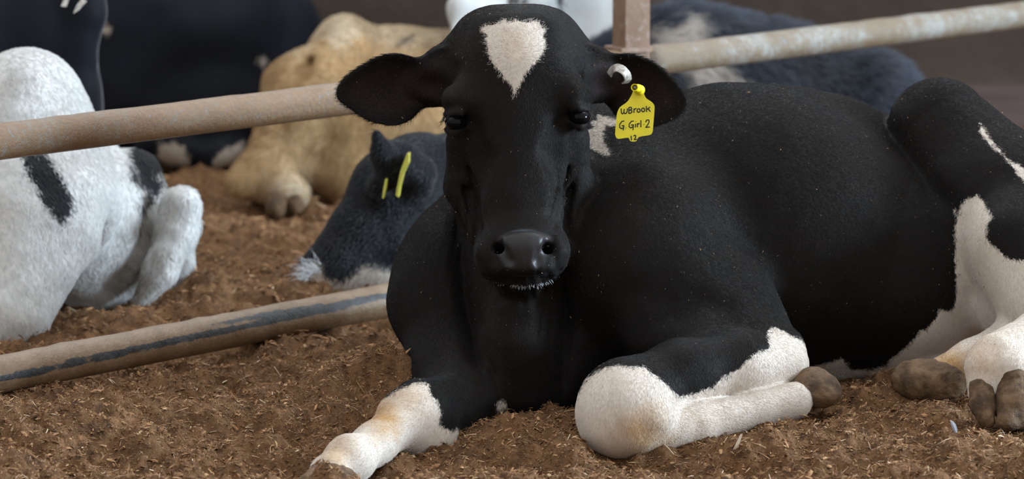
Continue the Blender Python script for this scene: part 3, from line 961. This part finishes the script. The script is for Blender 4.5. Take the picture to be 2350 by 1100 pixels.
bump_at(300, 735, .62, .03, .22, .10)
bump_at(560, 660, .85, .02, .18, .10)


def ground_z(x, y, fine=True):
    x = np.asarray(x, float); y = np.asarray(y, float)
    z = np.zeros_like(x)
    for bx, by, h, rx, ry in BUMPS:
        z = z + h * np.exp(-((x - bx) / rx) ** 2 - ((y - by) / ry) ** 2)
    P = np.stack([x, y, np.zeros_like(x)], 1)
    z = z + .017 * fbm(P, 5.0, 3, 21)
    if fine:
        t = fbm(P, 38, 4, 33, .55)
        z = z + .0085 * t + .007 * np.maximum(fbm(P, 60, 4, 51, .6), 0)
        z = z + .020 * np.abs(fbm(P, 13, 2, 77)) - .006
    return z - .010


# rows bunch up towards the camera so that every pixel has its own facet; beyond the view the rows are coarse
yy = np.concatenate([np.linspace(-9, -1.05, 24), -1.0 + 5.1 * (np.linspace(0, 1, 620) ** 1.7)])
xx = np.concatenate([np.linspace(-7, -1.05, 16), np.linspace(-1, 1, 560), np.linspace(1.05, 7, 16)])
ny, nx = len(yy), len(xx)
half = np.clip(.95 + .17 * (yy + 1), .8, 3)
G = np.zeros((ny, nx, 3), np.float64)
G[..., 0] = xx[None, :] * half[:, None]
G[..., 1] = yy[:, None]
G[..., 2] = ground_z(G[..., 0].ravel(), G[..., 1].ravel()).reshape(ny, nx)
idx = np.arange(ny * nx).reshape(ny, nx)
quads = np.stack([idx[:-1, :-1], idx[:-1, 1:], idx[1:, 1:], idx[1:, :-1]], -1).reshape(-1, 4)
floor = new_mesh('floor', G.reshape(-1, 3), quads, M_BED, base=np.zeros(3))
tag(floor, kind='structure', label='brown compost bedding heaped over the pen floor')

# loose shavings and clods: too many to count
M = Mat('wood_shavings'); co = M.coord()
t = M.attr('tone')
r = M.node('ValToRGB'); M.link(t, r.inputs[0])
els = r.color_ramp.elements
els[0].position, els[0].color = 0, (.072, .034, .014, 1)
els[1].position, els[1].color = 1, (.72, .57, .40, 1)
for p_, c_ in ((.45, (.26, .132, .057)), (.75, (.41, .235, .115)), (.93, (.46, .31, .175))):
    e_ = els.new(p_); e_.color = (*c_, 1)
M.set(Base_Color=r.outputs[0], Roughness=.8, Specular_IOR_Level=.2); M_CHIP = M.m


def scatter_chips(n, y0, y1, size, name, power=1.0):
    y = y0 + (y1 - y0) * RNG.random(n) ** power
    hw = .75 + .15 * (y + .5)
    x = RNG.uniform(-1, 1, n) * hw
    z = ground_z(x, y)
    L = size * np.exp(RNG.normal(0, .6, n)) ; L = np.clip(L, size * .3, size * 4.5)
    fib = RNG.random(n) < .16; L = np.where(fib, L * 1.9, L)
    W = np.where(fib, RNG.uniform(.03, .07, n), RNG.uniform(.1, .36, n)) * L; H = W * np.where(fib, .9, RNG.uniform(.15, .6, n))
    yaw = RNG.uniform(0, 2 * math.pi, n); pit = RNG.normal(0, .42, n); rol = RNG.uniform(-1, 1, n)
    ax = np.stack([np.cos(yaw) * np.cos(pit), np.sin(yaw) * np.cos(pit), np.sin(pit)], 1)
    up = np.stack([RNG.normal(0, .5, n), RNG.normal(0, .5, n), np.ones(n)], 1)
    sd = np.cross(up, ax); sd /= np.linalg.norm(sd, axis=1, keepdims=True); nm = np.cross(ax, sd)
    c = np.stack([x, y, z + .0012 + H * .4], 1)
    # six corners: a split sliver, wider at one end and slightly curled
    tpl = [(-.5, -.5, 0), (-.5, .5, 0), (.05, -.6, .35), (.05, .6, .35), (.5, -.18, -.1), (.5, .22, -.1), (-.05, 0, 1.2)]
    V = np.stack([c + ax * (L * a)[:, None] + sd * (W * b_)[:, None] + nm * (H * d_)[:, None] for a, b_, d_ in tpl], 1)
    Ft = np.array([(0, 2, 6), (2, 4, 6), (4, 5, 6), (5, 3, 6), (3, 1, 6), (1, 0, 6)])
    Fc = (np.arange(n)[:, None, None] * 7 + Ft[None]).reshape(-1, 3)
    o = new_mesh(name, V.reshape(-1, 3), Fc, M_CHIP, floor, smooth=False, base=np.zeros(3))
    tone = np.clip(RNG.beta(2.0, 2.6, n) + .25 * (RNG.random(n) > .965) + .28 * fib, 0, 1)
    attr(o, 'tone', np.repeat(tone, 7))
    tag(o, kind='stuff')
    return o


o = scatter_chips(170000, -.62, .35, .0028, 'wood_shavings'); tag(o, 'fine wood shavings strewn over the bedding nearest the viewer')
o = scatter_chips(40000, .35, 2.9, .0052, 'wood_shavings', 1.3); tag(o, 'wood shavings strewn over the bedding beyond the rails')



def scatter_crumbs(n, y0, y1, size, name):
    y = RNG.uniform(y0, y1, n); x = RNG.uniform(-1, 1, n) * (.75 + .15 * (y + .5))
    z = ground_z(x, y)
    r_ = np.clip(size * np.exp(RNG.normal(0, .65, n)), size * .3, size * 2.4)
    dirs = np.array([(1, 0, 0), (-1, 0, 0), (0, 1, 0), (0, -1, 0), (0, 0, 1), (0, 0, -1)], float)
    V = np.stack([x, y, z + r_ * .15], 1)[:, None] + dirs[None] * (1.0, 1.0, .55) * (r_[:, None] * RNG.uniform(.5, 1.3, (n, 6)))[..., None] + RNG.normal(0, .2, (n, 6, 3)) * r_[:, None, None]
    Ft = np.array([(0, 2, 4), (2, 1, 4), (1, 3, 4), (3, 0, 4), (2, 0, 5), (1, 2, 5), (3, 1, 5), (0, 3, 5)])
    Fc = (np.arange(n)[:, None, None] * 6 + Ft[None]).reshape(-1, 3)
    o = new_mesh(name, V.reshape(-1, 3), Fc, M_CHIP, floor, smooth=False, base=np.zeros(3))
    attr(o, 'tone', np.repeat(np.clip(RNG.normal(.30, .16, n), 0, .8), 6))
    return tag(o, kind='stuff')


o = scatter_crumbs(60000, -.62, .5, .0010, 'compost_crumbs'); tag(o, 'dark crumbs of compost among the wood shavings')
o = scatter_crumbs(16000, .5, 2.9, .0022, 'compost_crumbs'); tag(o, 'dark compost clods beyond the rails')

# a pale splinter and a small feather dropped by the hind feet
def on_floor(px, py, lift=.0):
    Y = ground_y(px, py); 
    for _ in range(12):
        p = at(px, py, Y); z = ground_z(p[:1], p[1:2])[0]; Y -= (p[2] - z) * .0 + (z - p[2]) * 2.2
    p = at(px, py, Y); return np.array([p[0], p[1], ground_z(p[:1], p[1:2])[0] + lift])


M = Mat('pale_wood'); M.set(Base_Color=(.55, .42, .30), Roughness=.7)
p0 = on_floor(1688, 1034, .001); a_ = p0 + [.006, -.003, .019]; sdv = np.array([.0030, .0012, 0])
V = [p0 - sdv, p0 + sdv, a_ + sdv * .7, a_ - sdv * .2, p0 - sdv + [0, .002, 0], p0 + sdv + [0, .002, 0], a_ + sdv * .7 + [0, .0015, 0], a_ - sdv * .2 + [0, .0015, 0]]
tag(new_mesh('wood_splinter', V, [(0, 1, 2, 3), (5, 4, 7, 6), (1, 5, 6, 2), (4, 0, 3, 7), (3, 2, 6, 7), (4, 5, 1, 0)], M.m, smooth=False),
    'pale upright wood splinter on the bedding below the folded white foreleg', 'splinter')
M = Mat('feather_grey'); M.set(Base_Color=(.30, .32, .37), Roughness=.7)
p0 = on_floor(2196, 1012, .002); p1 = p0 + [-.008, .006, .018]; ax_ = (p1 - p0); sdv = np.array([.9, .2, .35])
P = Parts(); V = []
for i in range(9):
    t_ = i / 8; wv_ = .0030 * math.sin(math.pi * min(1, .12 + t_ * .88)) ; c_ = p0 + ax_ * t_ + np.array([0, 0, .003]) * math.sin(t_ * 3.1)
    V += [c_ - sdv * wv_ + [0, .001, 0], c_ + [0, -.0006, 0], c_ + sdv * wv_ + [0, .001, 0]]
P.add((V, [(i * 3 + j, i * 3 + j + 1, i * 3 + j + 4, i * 3 + j + 3) for i in range(8) for j in (0, 1)]))
fe = tag(P.build('feather', M.m), 'small grey feather lying on the bedding beside the hind hooves', 'feather')
Parts().add(tube([p0 - ax_ * .25, p0 + ax_ * .5 + [0, -.0008, .003], p1], .0004, 5)).build('quill', M_WHISK, fe)

# wall of the barn, far behind
M = Mat('stained_concrete'); co = M.coord()
n1 = M.noise(1.6, 5, .6, co); n2 = M.noise(1, 4, .6, M.coord((5, 1, .6)))
c = M.mix(M.rng(n1, .35, .7), (.038, .026, .020), (.064, .046, .035))
c = M.mix(M.math('MULTIPLY', M.rng(n2, .55, .75), .5), c, (.09, .07, .055))
M.set(Base_Color=c, Roughness=.95, Specular_IOR_Level=.1); M.bump(M.noise(20, 4, .6, co), .3, .02); M_WALL = M.m
V = [(-3, 3.3, -.05), (3, 3.3, -.05), (3, 3.3, 1.0), (-3, 3.3, 1.0), (-3, 3.5, -.05), (3, 3.5, -.05), (3, 3.5, 1.0), (-3, 3.5, 1.0)]
Fc = [(0, 1, 2, 3), (5, 4, 7, 6), (3, 2, 6, 7), (1, 5, 6, 2), (4, 0, 3, 7), (4, 5, 1, 0)]
wall = new_mesh('wall_back', V, Fc, M_WALL, smooth=False); tag(wall, kind='structure')

M = Mat('wall_base_shade_brown'); co = M.coord((.6, 4, 8))  # dark strip added along the wall's foot, its colour standing in for shade
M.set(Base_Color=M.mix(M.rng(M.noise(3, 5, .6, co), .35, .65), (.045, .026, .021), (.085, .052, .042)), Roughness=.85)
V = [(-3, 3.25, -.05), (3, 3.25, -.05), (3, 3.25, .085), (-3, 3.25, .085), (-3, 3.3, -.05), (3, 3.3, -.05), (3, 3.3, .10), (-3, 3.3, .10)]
tag(new_mesh('wall_base_shade', V, Fc, M.m, smooth=False), kind='structure')

# rails and post stand in one slanting plane
A_R = at(0, 327, 0.0)
B_R = at(2300, 38, 7.05 - 5.0)
dirr = (B_R - A_R); dirr[2] = 0; dirr /= np.linalg.norm(dirr)
zr = (A_R[2] + B_R[2]) / 2


def pipe_mat(name, mud, paint, bare, mud_amt):
    M = Mat(name); co = M.coord()
    n1 = M.noise(7, 8, .78, co); n2 = M.noise(150, 5, .75, co); n3 = M.noise(60, 6, .8, co)
    c = M.mix(M.rng(n3, .4, .62), paint, bare)
    m = M.math('ADD', M.math('MULTIPLY', n1, .6), M.math('MULTIPLY', n2, .4))
    c = M.mix(M.rng(m, .5 - mud_amt, .5 - mud_amt + .07), c, M.mix(M.rng(n2, .35, .65), mud, tuple(a * 1.7 for a in mud)))
    c = M.mix(M.math('MULTIPLY', M.rng(M.noise(48, 3, .6, co, .8), .66, .72), .6), c, (.17, .27, .34))
    M.set(Base_Color=c, Roughness=.3, Specular_IOR_Level=.5)
    M.bump(M.math('ADD', n2, M.math('MULTIPLY', n1, .5)), .7, .004)
    return M


M = pipe_mat('muddy_pipe_paint', (.15, .088, .044), (.235, .205, .165), (.19, .132, .085), .06); M_PIPE = M.m
M = pipe_mat('white_pipe_paint', (.13, .095, .06), (.31, .30, .27), (.22, .205, .18), .05); M_PIPE2 = M.m
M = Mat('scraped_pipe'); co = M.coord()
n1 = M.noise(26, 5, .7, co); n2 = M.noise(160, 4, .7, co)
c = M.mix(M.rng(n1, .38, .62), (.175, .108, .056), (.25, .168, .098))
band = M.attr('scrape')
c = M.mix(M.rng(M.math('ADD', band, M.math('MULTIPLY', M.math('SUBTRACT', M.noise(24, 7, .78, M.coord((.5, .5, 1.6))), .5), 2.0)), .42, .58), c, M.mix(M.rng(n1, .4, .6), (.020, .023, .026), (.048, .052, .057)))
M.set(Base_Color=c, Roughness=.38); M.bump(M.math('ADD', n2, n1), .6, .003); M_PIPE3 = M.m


def rail(name, x0, x1, y0c, z, rad, mat, n=90, seg=24, sag=0.0, lump=.0016):
    """a pipe in the fence plane from world X x0 to x1"""
    s = np.linspace(0, 1, n)
    xs = x0 + (x1 - x0) * s
    pts = np.stack([xs, A_R[1] + (xs - A_R[0]) * dirr[1] / dirr[0], np.full(n, z) + sag * np.sin(s * math.pi)], 1)
    vv, ff = tube(pts, rad, seg)
    vv = np.array(vv); c = np.repeat(pts, seg, 0)
    nrm = (vv - c) / rad
    vv = vv + nrm * (lump * np.maximum(fbm(vv, 45, 3, 8), -.2) * (nrm[:, 2:3] > -.4)[:, 0])[:, None]
    o = new_mesh(name, vv, ff, mat)
    return o, vv, nrm


px_post = at(1448, 130, 0)
def fence_x(px, py=300):
    """X where the fence plane meets the sight line of a pixel column"""
    Y = 0.0
    for _ in range(30):
        p = at(px, py, Y); Y = A_R[1] + (p[0] - A_R[0]) * dirr[1] / dirr[0]
    return p[0]


XP = fence_x(1448, 120)
YP = A_R[1] + (XP - A_R[0]) * dirr[1] / dirr[0]
r1, _, _ = rail('pipe_rail', -2.1, XP - .026, 0, zr, .0241, M_PIPE, n=150)
tag(r1, 'muddy upper pipe rail running from the left edge to behind the facing calf', 'rail')
r2, _, _ = rail('pipe_rail', XP + .024, 1.72, 0, zr, .0241, M_PIPE2, lump=.0014)
tag(r2, 'upper pipe rail with flaking white paint right of the rusty post', 'rail')
zl = .9 - 1532 * 5 / 8900
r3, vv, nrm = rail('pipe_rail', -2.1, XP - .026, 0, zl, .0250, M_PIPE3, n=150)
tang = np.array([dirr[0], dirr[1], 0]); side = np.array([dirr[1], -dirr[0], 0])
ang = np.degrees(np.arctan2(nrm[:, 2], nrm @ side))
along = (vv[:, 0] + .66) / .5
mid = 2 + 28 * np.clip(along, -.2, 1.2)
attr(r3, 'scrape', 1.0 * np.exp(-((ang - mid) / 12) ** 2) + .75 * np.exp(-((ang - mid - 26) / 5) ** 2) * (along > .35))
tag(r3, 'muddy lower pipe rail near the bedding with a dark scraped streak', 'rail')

M = Mat('rusty_steel'); co = M.coord()
n1 = M.noise(12, 5, .65, M.coord((1, 1, .3))); n2 = M.noise(90, 4, .7, co)
c = M.mix(M.rng(n1, .35, .62), (.165, .092, .052), (.25, .16, .105))
c = M.mix(M.rng(n2, .55, .7), c, (.30, .24, .20)); M.set(Base_Color=c, Roughness=.6); M.bump(n2, .5, .002); M_RUST = M.m
w_ = .042
# square post, one corner region turned towards the camera
def bevel_box(cx, cy, z0, z1, hx, hy, ang, bev=.004):
    ca, sa = math.cos(ang), math.sin(ang); out = []
    prof = [(-hx + bev, -hy), (hx - bev, -hy), (hx, -hy + bev), (hx, hy - bev), (hx - bev, hy), (-hx + bev, hy), (-hx, hy - bev), (-hx, -hy + bev)]
    V = [(cx + x * ca - y * sa, cy + x * sa + y * ca, z) for z in (z0, z1) for x, y in prof]
    Fc = [tuple(range(7, -1, -1)), tuple(range(8, 16))] + [(i, (i + 1) % 8, 8 + (i + 1) % 8, 8 + i) for i in range(8)]
    return V, Fc


post = Parts().add(bevel_box(XP, YP, -.02, .95, .0235, .0235, math.radians(22))).build('post', M_RUST, smooth=False)
tag(post, 'rusty square steel post holding the upper rails behind the facing calf', 'post')
fl = Parts().add(bevel_box(XP - .004, YP - .002, zr + .020, zr + .027, .031, .031, math.radians(22), .006)).build('collar', M_RUST, post, smooth=False)
# ------------------------------------------------------------------ the calves behind the rails
# white calf lying at the left, seen from behind
b = Body()
b.limb([(-120, 420, .72, 250), (40, 430, .70, 215), (72, 255, .74, 88)], k=.06)
b.ball(56, 228, .72, 104, 108, .12, k=.05)
b.limb([(60, 250, .74, 90), (130, 330, .76, 95)], k=.05)
b.limb([(60, 540, .60, 150), (20, 720, .52, 95)], k=.06)
b.limb([(160, 490, .88, 190), (235, 520, .95, 138), (265, 600, .97, 105)], k=.05)
b.limb([(312, 400, .95, 55), (312, 470, .95, 54), (300, 600, .93, 76)], k=.035)
b.limb([(414, 478, .86, 46), (406, 540, .85, 45), (368, 625, .82, 36), (322, 690, .81, 24)], k=.01)
b.limb([(432, 520, .92, 30), (425, 600, .92, 24), (385, 660, .92, 22)], k=.012)
b.ball(225, 612, .90, 112, 112, .09, k=.03)
b.crease([(378, 440, .84, 7), (362, 520, .82, 7), (340, 620, .80, 6)], k=.015)
b.crease([(195, 520, .66, 14), (178, 600, .66, 16), (140, 710, .66, 16)], k=.06)
b.disp(lambda P: .004 * fbm(P, 14, 3, 2), (-9, -9, -9), (9, 9, 9))
S1 = [(88, 350), (130, 358), (160, 400), (188, 450), (196, 485), (172, 514), (150, 495), (120, 450), (95, 405), (78, 365)]
S2 = [(285, 330), (380, 320), (400, 400), (378, 425), (372, 400), (352, 398), (376, 420), (355, 460), (335, 500), (328, 480), (340, 440), (312, 420), (300, 370)]
o, vv, qq = animal('calf', b, .006, M_COAT_COOL, [(S1, .7, -9, 9), (S2, .9, -9, 9)],
                 [(328, 540, .80, 50, .9), (296, 655, .78, 58, 1), (305, 610, .78, 46, .7), (358, 600, .77, 42, .8), (384, 475, .80, 55, .45), (40, 190, .62, 50, .3), (395, 530, .84, 22, .4)], invert=True, clip=((-1.1, -2, -.03), (9, 9, 9)))
tag(o, 'white calf with black patches lying behind the rails at the left edge', 'calf')
w_calf = o
B_FLOW = lambda P: np.tile(np.array([.35, -.1, -.95]), (len(P), 1))
S_DARK, S_LIGHT, S_STAIN = (.014, .014, .018), (.68, .68, .665), (.10, .07, .035)
fur(o, vv, qq, 90000, .009, .00022, B_FLOW, coat_colour(o, qq, S_DARK, S_LIGHT, S_STAIN, .010), lift=.22, seed=5, mat=M_HAIR_GLOSS)

# black calf behind it, neck and ear tags
b = Body()
b.ball(-40, 100, 1.45, 230, 260, .26, k=.05)
b.limb([(120, -120, 1.35, 110), (110, 60, 1.30, 98), (130, 240, 1.28, 85), (120, 420, 1.3, 110)], k=.06)
b.limb([(190, -60, 1.26, 52), (196, 30, 1.25, 40), (176, 100, 1.25, 34), (184, 200, 1.26, 26), (190, 330, 1.28, 30)], k=.03)
b.limb([(204, 118, 1.25, 10), (217, 145, 1.25, 7)], k=.008)
b.crease([(160, 10, 1.19, 9), (157, 60, 1.19, 9), (163, 120, 1.2, 8)], k=.02)
b.crease([(163, 130, 1.19, 7), (180, 190, 1.2, 6), (182, 300, 1.2, 6)], k=.02)
o, _, _ = animal('calf', b, .007, M_COAT_SLEEK, [], clip=((-1.1, -2, -.03), (9, 9, 9)))
tag(o, 'black calf with two pale ear tags behind the white calf, cut by the frame', 'calf')
for pts in ([(150, -14), (162, -14), (152, 16), (140, 14)], [(188, -4), (199, 3), (180, 24), (168, 31), (176, 12)]):
    w = np.array([at(x, y, 1.16) for x, y in pts]); n = len(w)
    V = np.concatenate([w, w + [0, .004, 0]]); Fc = [tuple(range(n))[::-1], tuple(range(n, 2 * n))] + [(i, (i + 1) % n, (i + 1) % n + n, i + n) for i in range(n)]
    new_mesh('ear_tag', V, Fc, M_CLIP, o, smooth=False)

# big black calf lying farther back
b = Body()
b.limb([(250, 80, 2.75, 230), (430, 100, 2.72, 235), (560, 120, 2.8, 190)], k=.08)
b.limb([(300, 240, 2.6, 110), (480, 270, 2.58, 100), (600, 200, 2.7, 90)], k=.08)
b.limb([(360, 330, 2.50, 44), (440, 352, 2.48, 34)], k=.03)
b.limb([(520, 330, 2.52, 44), (500, 360, 2.48, 26), (540, 350, 2.5, 24)], k=.03)
b.disp(lambda P: .006 * fbm(P, 10, 2, 2), (-9, -9, -9), (9, 9, 9))
FT1 = [(372, 330), (425, 335), (440, 378), (385, 384), (365, 360)]
FT2 = [(505, 355), (560, 325), (560, 385), (490, 385)]
SP1 = [(228, 66), (240, 55), (252, 66), (240, 78)]; SP2 = [(595, 143), (607, 132), (617, 143), (607, 155)]
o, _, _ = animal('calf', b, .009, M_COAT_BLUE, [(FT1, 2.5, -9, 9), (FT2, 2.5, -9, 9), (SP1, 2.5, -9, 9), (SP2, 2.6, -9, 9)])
tag(o, 'big black calf with pale feet lying in shade behind the upper rail', 'calf')

# tan calf
def tan_streak(v):
    w = plane_xy(np.array([at(a, d_, 2.15) for a, d_ in [(900, 108), (915, 88), (945, 70), (950, 78), (925, 98)]])); q_ = plane_xy(v)
    return np.clip(poly_sd(w, q_[:, 0], q_[:, 1]) / .006 + .5, 0, 1) * (v[:, 1] < 2.3)


b = Body()
b.limb([(770, 215, 2.25, 125), (900, 212, 2.3, 140), (1100, 215, 2.35, 150)], k=.04)
b.ball(792, 104, 2.26, 70, 68, .07, k=.025)
b.limb([(800, 130, 2.14, 42), (735, 190, 2.06, 46), (690, 260, 2.02, 44)], k=.02)
b.limb([(800, 300, 2.15, 120), (960, 320, 2.18, 120)], k=.06)
b.limb([(790, 130, 2.15, 60), (690, 210, 2.1, 80), (655, 290, 2.06, 64), (620, 375, 2.02, 50), (575, 412, 2.0, 38), (545, 422, 1.98, 28)], k=.035)
b.limb([(600, 410, 2.0, 44), (650, 440, 1.98, 44)], k=.03)
b.ball(662, 436, 1.97, 48, 44, .03, k=.02)
b.limb([(700, 395, 2.1, 46), (800, 405, 2.1, 50), (1000, 400, 2.12, 55)], k=.05)
b.crease([(735, 130, 2.1, 8), (690, 160, 2.03, 8), (655, 220, 2.0, 6), (640, 270, 2.0, 6)], k=.03)
b.crease([(720, 250, 2.02, 16), (730, 310, 1.98, 32), (735, 380, 1.97, 42)], k=.03)
b.crease([(800, 110, 2.15, 6), (830, 150, 2.14, 7), (830, 200, 2.13, 6)], k=.04)
b.disp(lambda P: .004 * fbm(P, 14, 3, 2), (-9, -9, -9), (9, 9, 9))
W1 = [(612, 440), (630, 405), (665, 390), (705, 410), (715, 480), (690, 480), (678, 450), (660, 460), (640, 455)]
W2 = [(700, 60), (760, 20), (850, 20), (1100, 30), (1100, 110), (900, 110), (840, 80), (800, 120), (740, 90), (690, 130)]
o, vv, qq = animal('calf', b, .007, M_COAT_TAN, [(W1, 2.0, -9, 9), (W2, 2.3, -9, 9)], [(930, 90, 2.1, 14, 0), (660, 300, 2.0, 90, .5), (740, 200, 2.1, 80, .45), (830, 260, 2.05, 90, .45), (620, 390, 1.98, 50, .4)], skins=tan_streak)
fur(o, vv, qq, 45000, .010, .0003, lambda P: np.tile(np.array([-.5, -.2, -.8]), (len(P), 1)), coat_colour(o, qq, (.37, .235, .11), (.52, .43, .31), (.30, .165, .06), .05, plain=True), lift=.25, seed=9)
tag(o, 'tan calf lying beyond the rails with white front hoof', 'calf')
h = Body(); h.limb([(640, 462, 1.95, 26), (634, 476, 1.94, 26)], k=.01); child_body('hoof', h, .005, M_HOOF, o)
h = Body(); h.limb([(676, 462, 1.95, 20), (680, 474, 1.94, 20)], k=.01); child_body('hoof', h, .005, M_HOOF, o)
h = Body(); h.limb([(905, 104, 2.14, 3), (940, 80, 2.14, 9), (950, 74, 2.15, 3)], k=.01)

# white calf facing us behind the poll of the near calf
b = Body()
b.limb([(1200, -140, 2.7, 130), (1190, -30, 2.55, 75), (1192, 2, 2.5, 62)], k=.04)
b.limb([(1190, 60, 2.75, 150), (1230, 250, 2.72, 170)], k=.06)
b.limb([(1330, -60, 2.72, 90), (1350, 100, 2.72, 75), (1360, 300, 2.7, 80)], k=.04)
b.limb([(1080, -80, 2.4, 50), (1056, 20, 2.14, 24), (1040, 80, 2.10, 9)], k=.03)
b.limb([(1110, -60, 2.4, 60), (1110, 60, 2.2, 50)], k=.04)
for cx in (1176, 1206): b.limb([(cx, -2, 2.39, 8), (cx, 6, 2.40, 7)], k=.01, sub=True)
DK = [(1280, -60), (1290, -60), (1302, 60), (1298, 110), (1285, 110), (1283, 40)]
NS = [(1163, -10), (1190, -2), (1215, -10), (1212, 6), (1190, 3), (1168, 6)]
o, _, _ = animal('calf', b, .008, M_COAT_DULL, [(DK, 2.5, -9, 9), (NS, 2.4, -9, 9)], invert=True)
tag(o, 'white calf facing forward, half hidden behind the near calf\'s poll', 'calf')

# black and white calf lying behind the right rail
b = Body()
b.limb([(1440, 230, 2.3, 150), (1580, 200, 2.32, 162), (1780, 240, 2.3, 160), (1960, 270, 2.25, 145)], k=.07)
b.ball(2010, 260, 2.22, 95, 120, .12, k=.05)
b.disp(lambda P: .005 * fbm(P, 18, 3, 2), (-9, -9, -9), (9, 9, 9))
BW = [(1490, 75), (1560, 60), (1565, 38), (1590, 36), (1605, 60), (1615, 100), (1640, 130), (1680, 170), (1705, 195), (1680, 225), (1600, 225), (1570, 180), (1560, 150), (1500, 125)]
o, vv, qq = animal('calf', b, .006, M_COAT_BLUE, [(BW, 2.15, -9, 9)])
tag(o, 'fluffy black calf with white saddle patch lying behind the right rail', 'calf')
fur(o, vv, qq, 50000, .030, .00032, lambda P: np.tile(np.array([.8, -.1, -.5]), (len(P), 1)), coat_colour(o, qq, (.048, .060, .085), (.62, .57, .52), S_STAIN, .02), lift=.5, seed=6, mat=M_HAIR_GLOSS)

# black calf asleep with its chin on the bedding
b = Body()
b.limb([(965, 415, 1.02, 92), (900, 440, .98, 88), (820, 540, .95, 62), (762, 598, .93, 44), (722, 622, .92, 34)], k=.03)
b.limb([(880, 545, .97, 86), (800, 600, .94, 48), (735, 640, .92, 32)], k=.03)
b.limb([(960, 420, 1.05, 100), (1080, 440, 1.15, 125), (1250, 450, 1.3, 170)], k=.05)
b.limb([(760, 655, .93, 26), (860, 645, .95, 34), (960, 640, 1.0, 40)], k=.03)
b.ball(868, 425, .90, 22, 26, .02, k=.03)
b.limb([(955, 395, .93, 42), (915, 368, .90, 34), (885, 352, .88, 26)], k=.03)
b.limb([(895, 410, .88, 26), (878, 350, .86, 24), (864, 308, .85, 11)], k=.012)
b.limb([(862, 322, .832, 5), (861, 355, .83, 12), (868, 398, .83, 9)], k=.008, sub=True)
b.plate(smooth_poly([(965, 345), (960, 335), (985, 308), (1000, 318), (1035, 322), (1035, 350)], 2), 1.1, (lambda x, z: 1.1 + 0 * x), .006, k=.015)
b.crease([(800, 520, .88, 5), (835, 500, .87, 7), (870, 470, .87, 6)], k=.03)
b.crease([(742, 640, .885, 3), (790, 652, .88, 3), (850, 640, .885, 3)], k=.008)
CH = [(680, 610), (735, 600), (742, 620), (750, 640), (785, 648), (815, 635), (830, 612), (860, 612), (900, 622), (980, 610), (980, 720), (660, 720)]
o, vv, qq = animal('calf', b, .0045, M_COAT_BLUE, [(CH, .92, -9, 9)], [(760, 660, .9, 50, .2)])
fur(o, vv, qq, 60000, .008, .0002, lambda P: np.tile(np.array([-.6, -.1, -.7]), (len(P), 1)), coat_colour(o, qq, (.013, .014, .018), (.52, .43, .355), S_STAIN, .006), lift=.25, seed=8, mat=M_HAIR_GLOSS)
tag(o, 'black calf resting its pale chin on the bedding behind the lower rail', 'calf')
for pts in ([(938, 354), (933, 355), (919, 392), (911, 430), (908, 448), (914, 454), (917, 432), (925, 402), (937, 376)], [(884, 412), (888, 413), (886, 430), (880, 456), (877, 455), (880, 432)]):
    w = np.array([at(x, y, .84) for x, y in pts]); n = len(w)
    V = np.concatenate([w, w + [.002, .03, 0]]); Fc = [tuple(range(n)), tuple(range(2 * n - 1, n - 1, -1))] + [(i, i + n, (i + 1) % n + n, (i + 1) % n) for i in range(n)]
    t_ = new_mesh('ear_tag', V, Fc, M_TAG2, o, smooth=False); t_['label'] = 'thin yellow ear tag'
ro, ti = [], []
for i in range(75):
    x = RNG.uniform(688, 740); y = 612 + (740 - x) * .45 + RNG.normal() * 8; a = RNG.normal(0, .7)
    L_ = RNG.uniform(20, 55)
    ro.append(at(x, y, .89)); ti.append(at(x - L_ * math.cos(a + .3), y - L_ * math.sin(a + .3), .88))
wisps('whiskers', ro, ti, .0004, M_WHISK, o, .12)
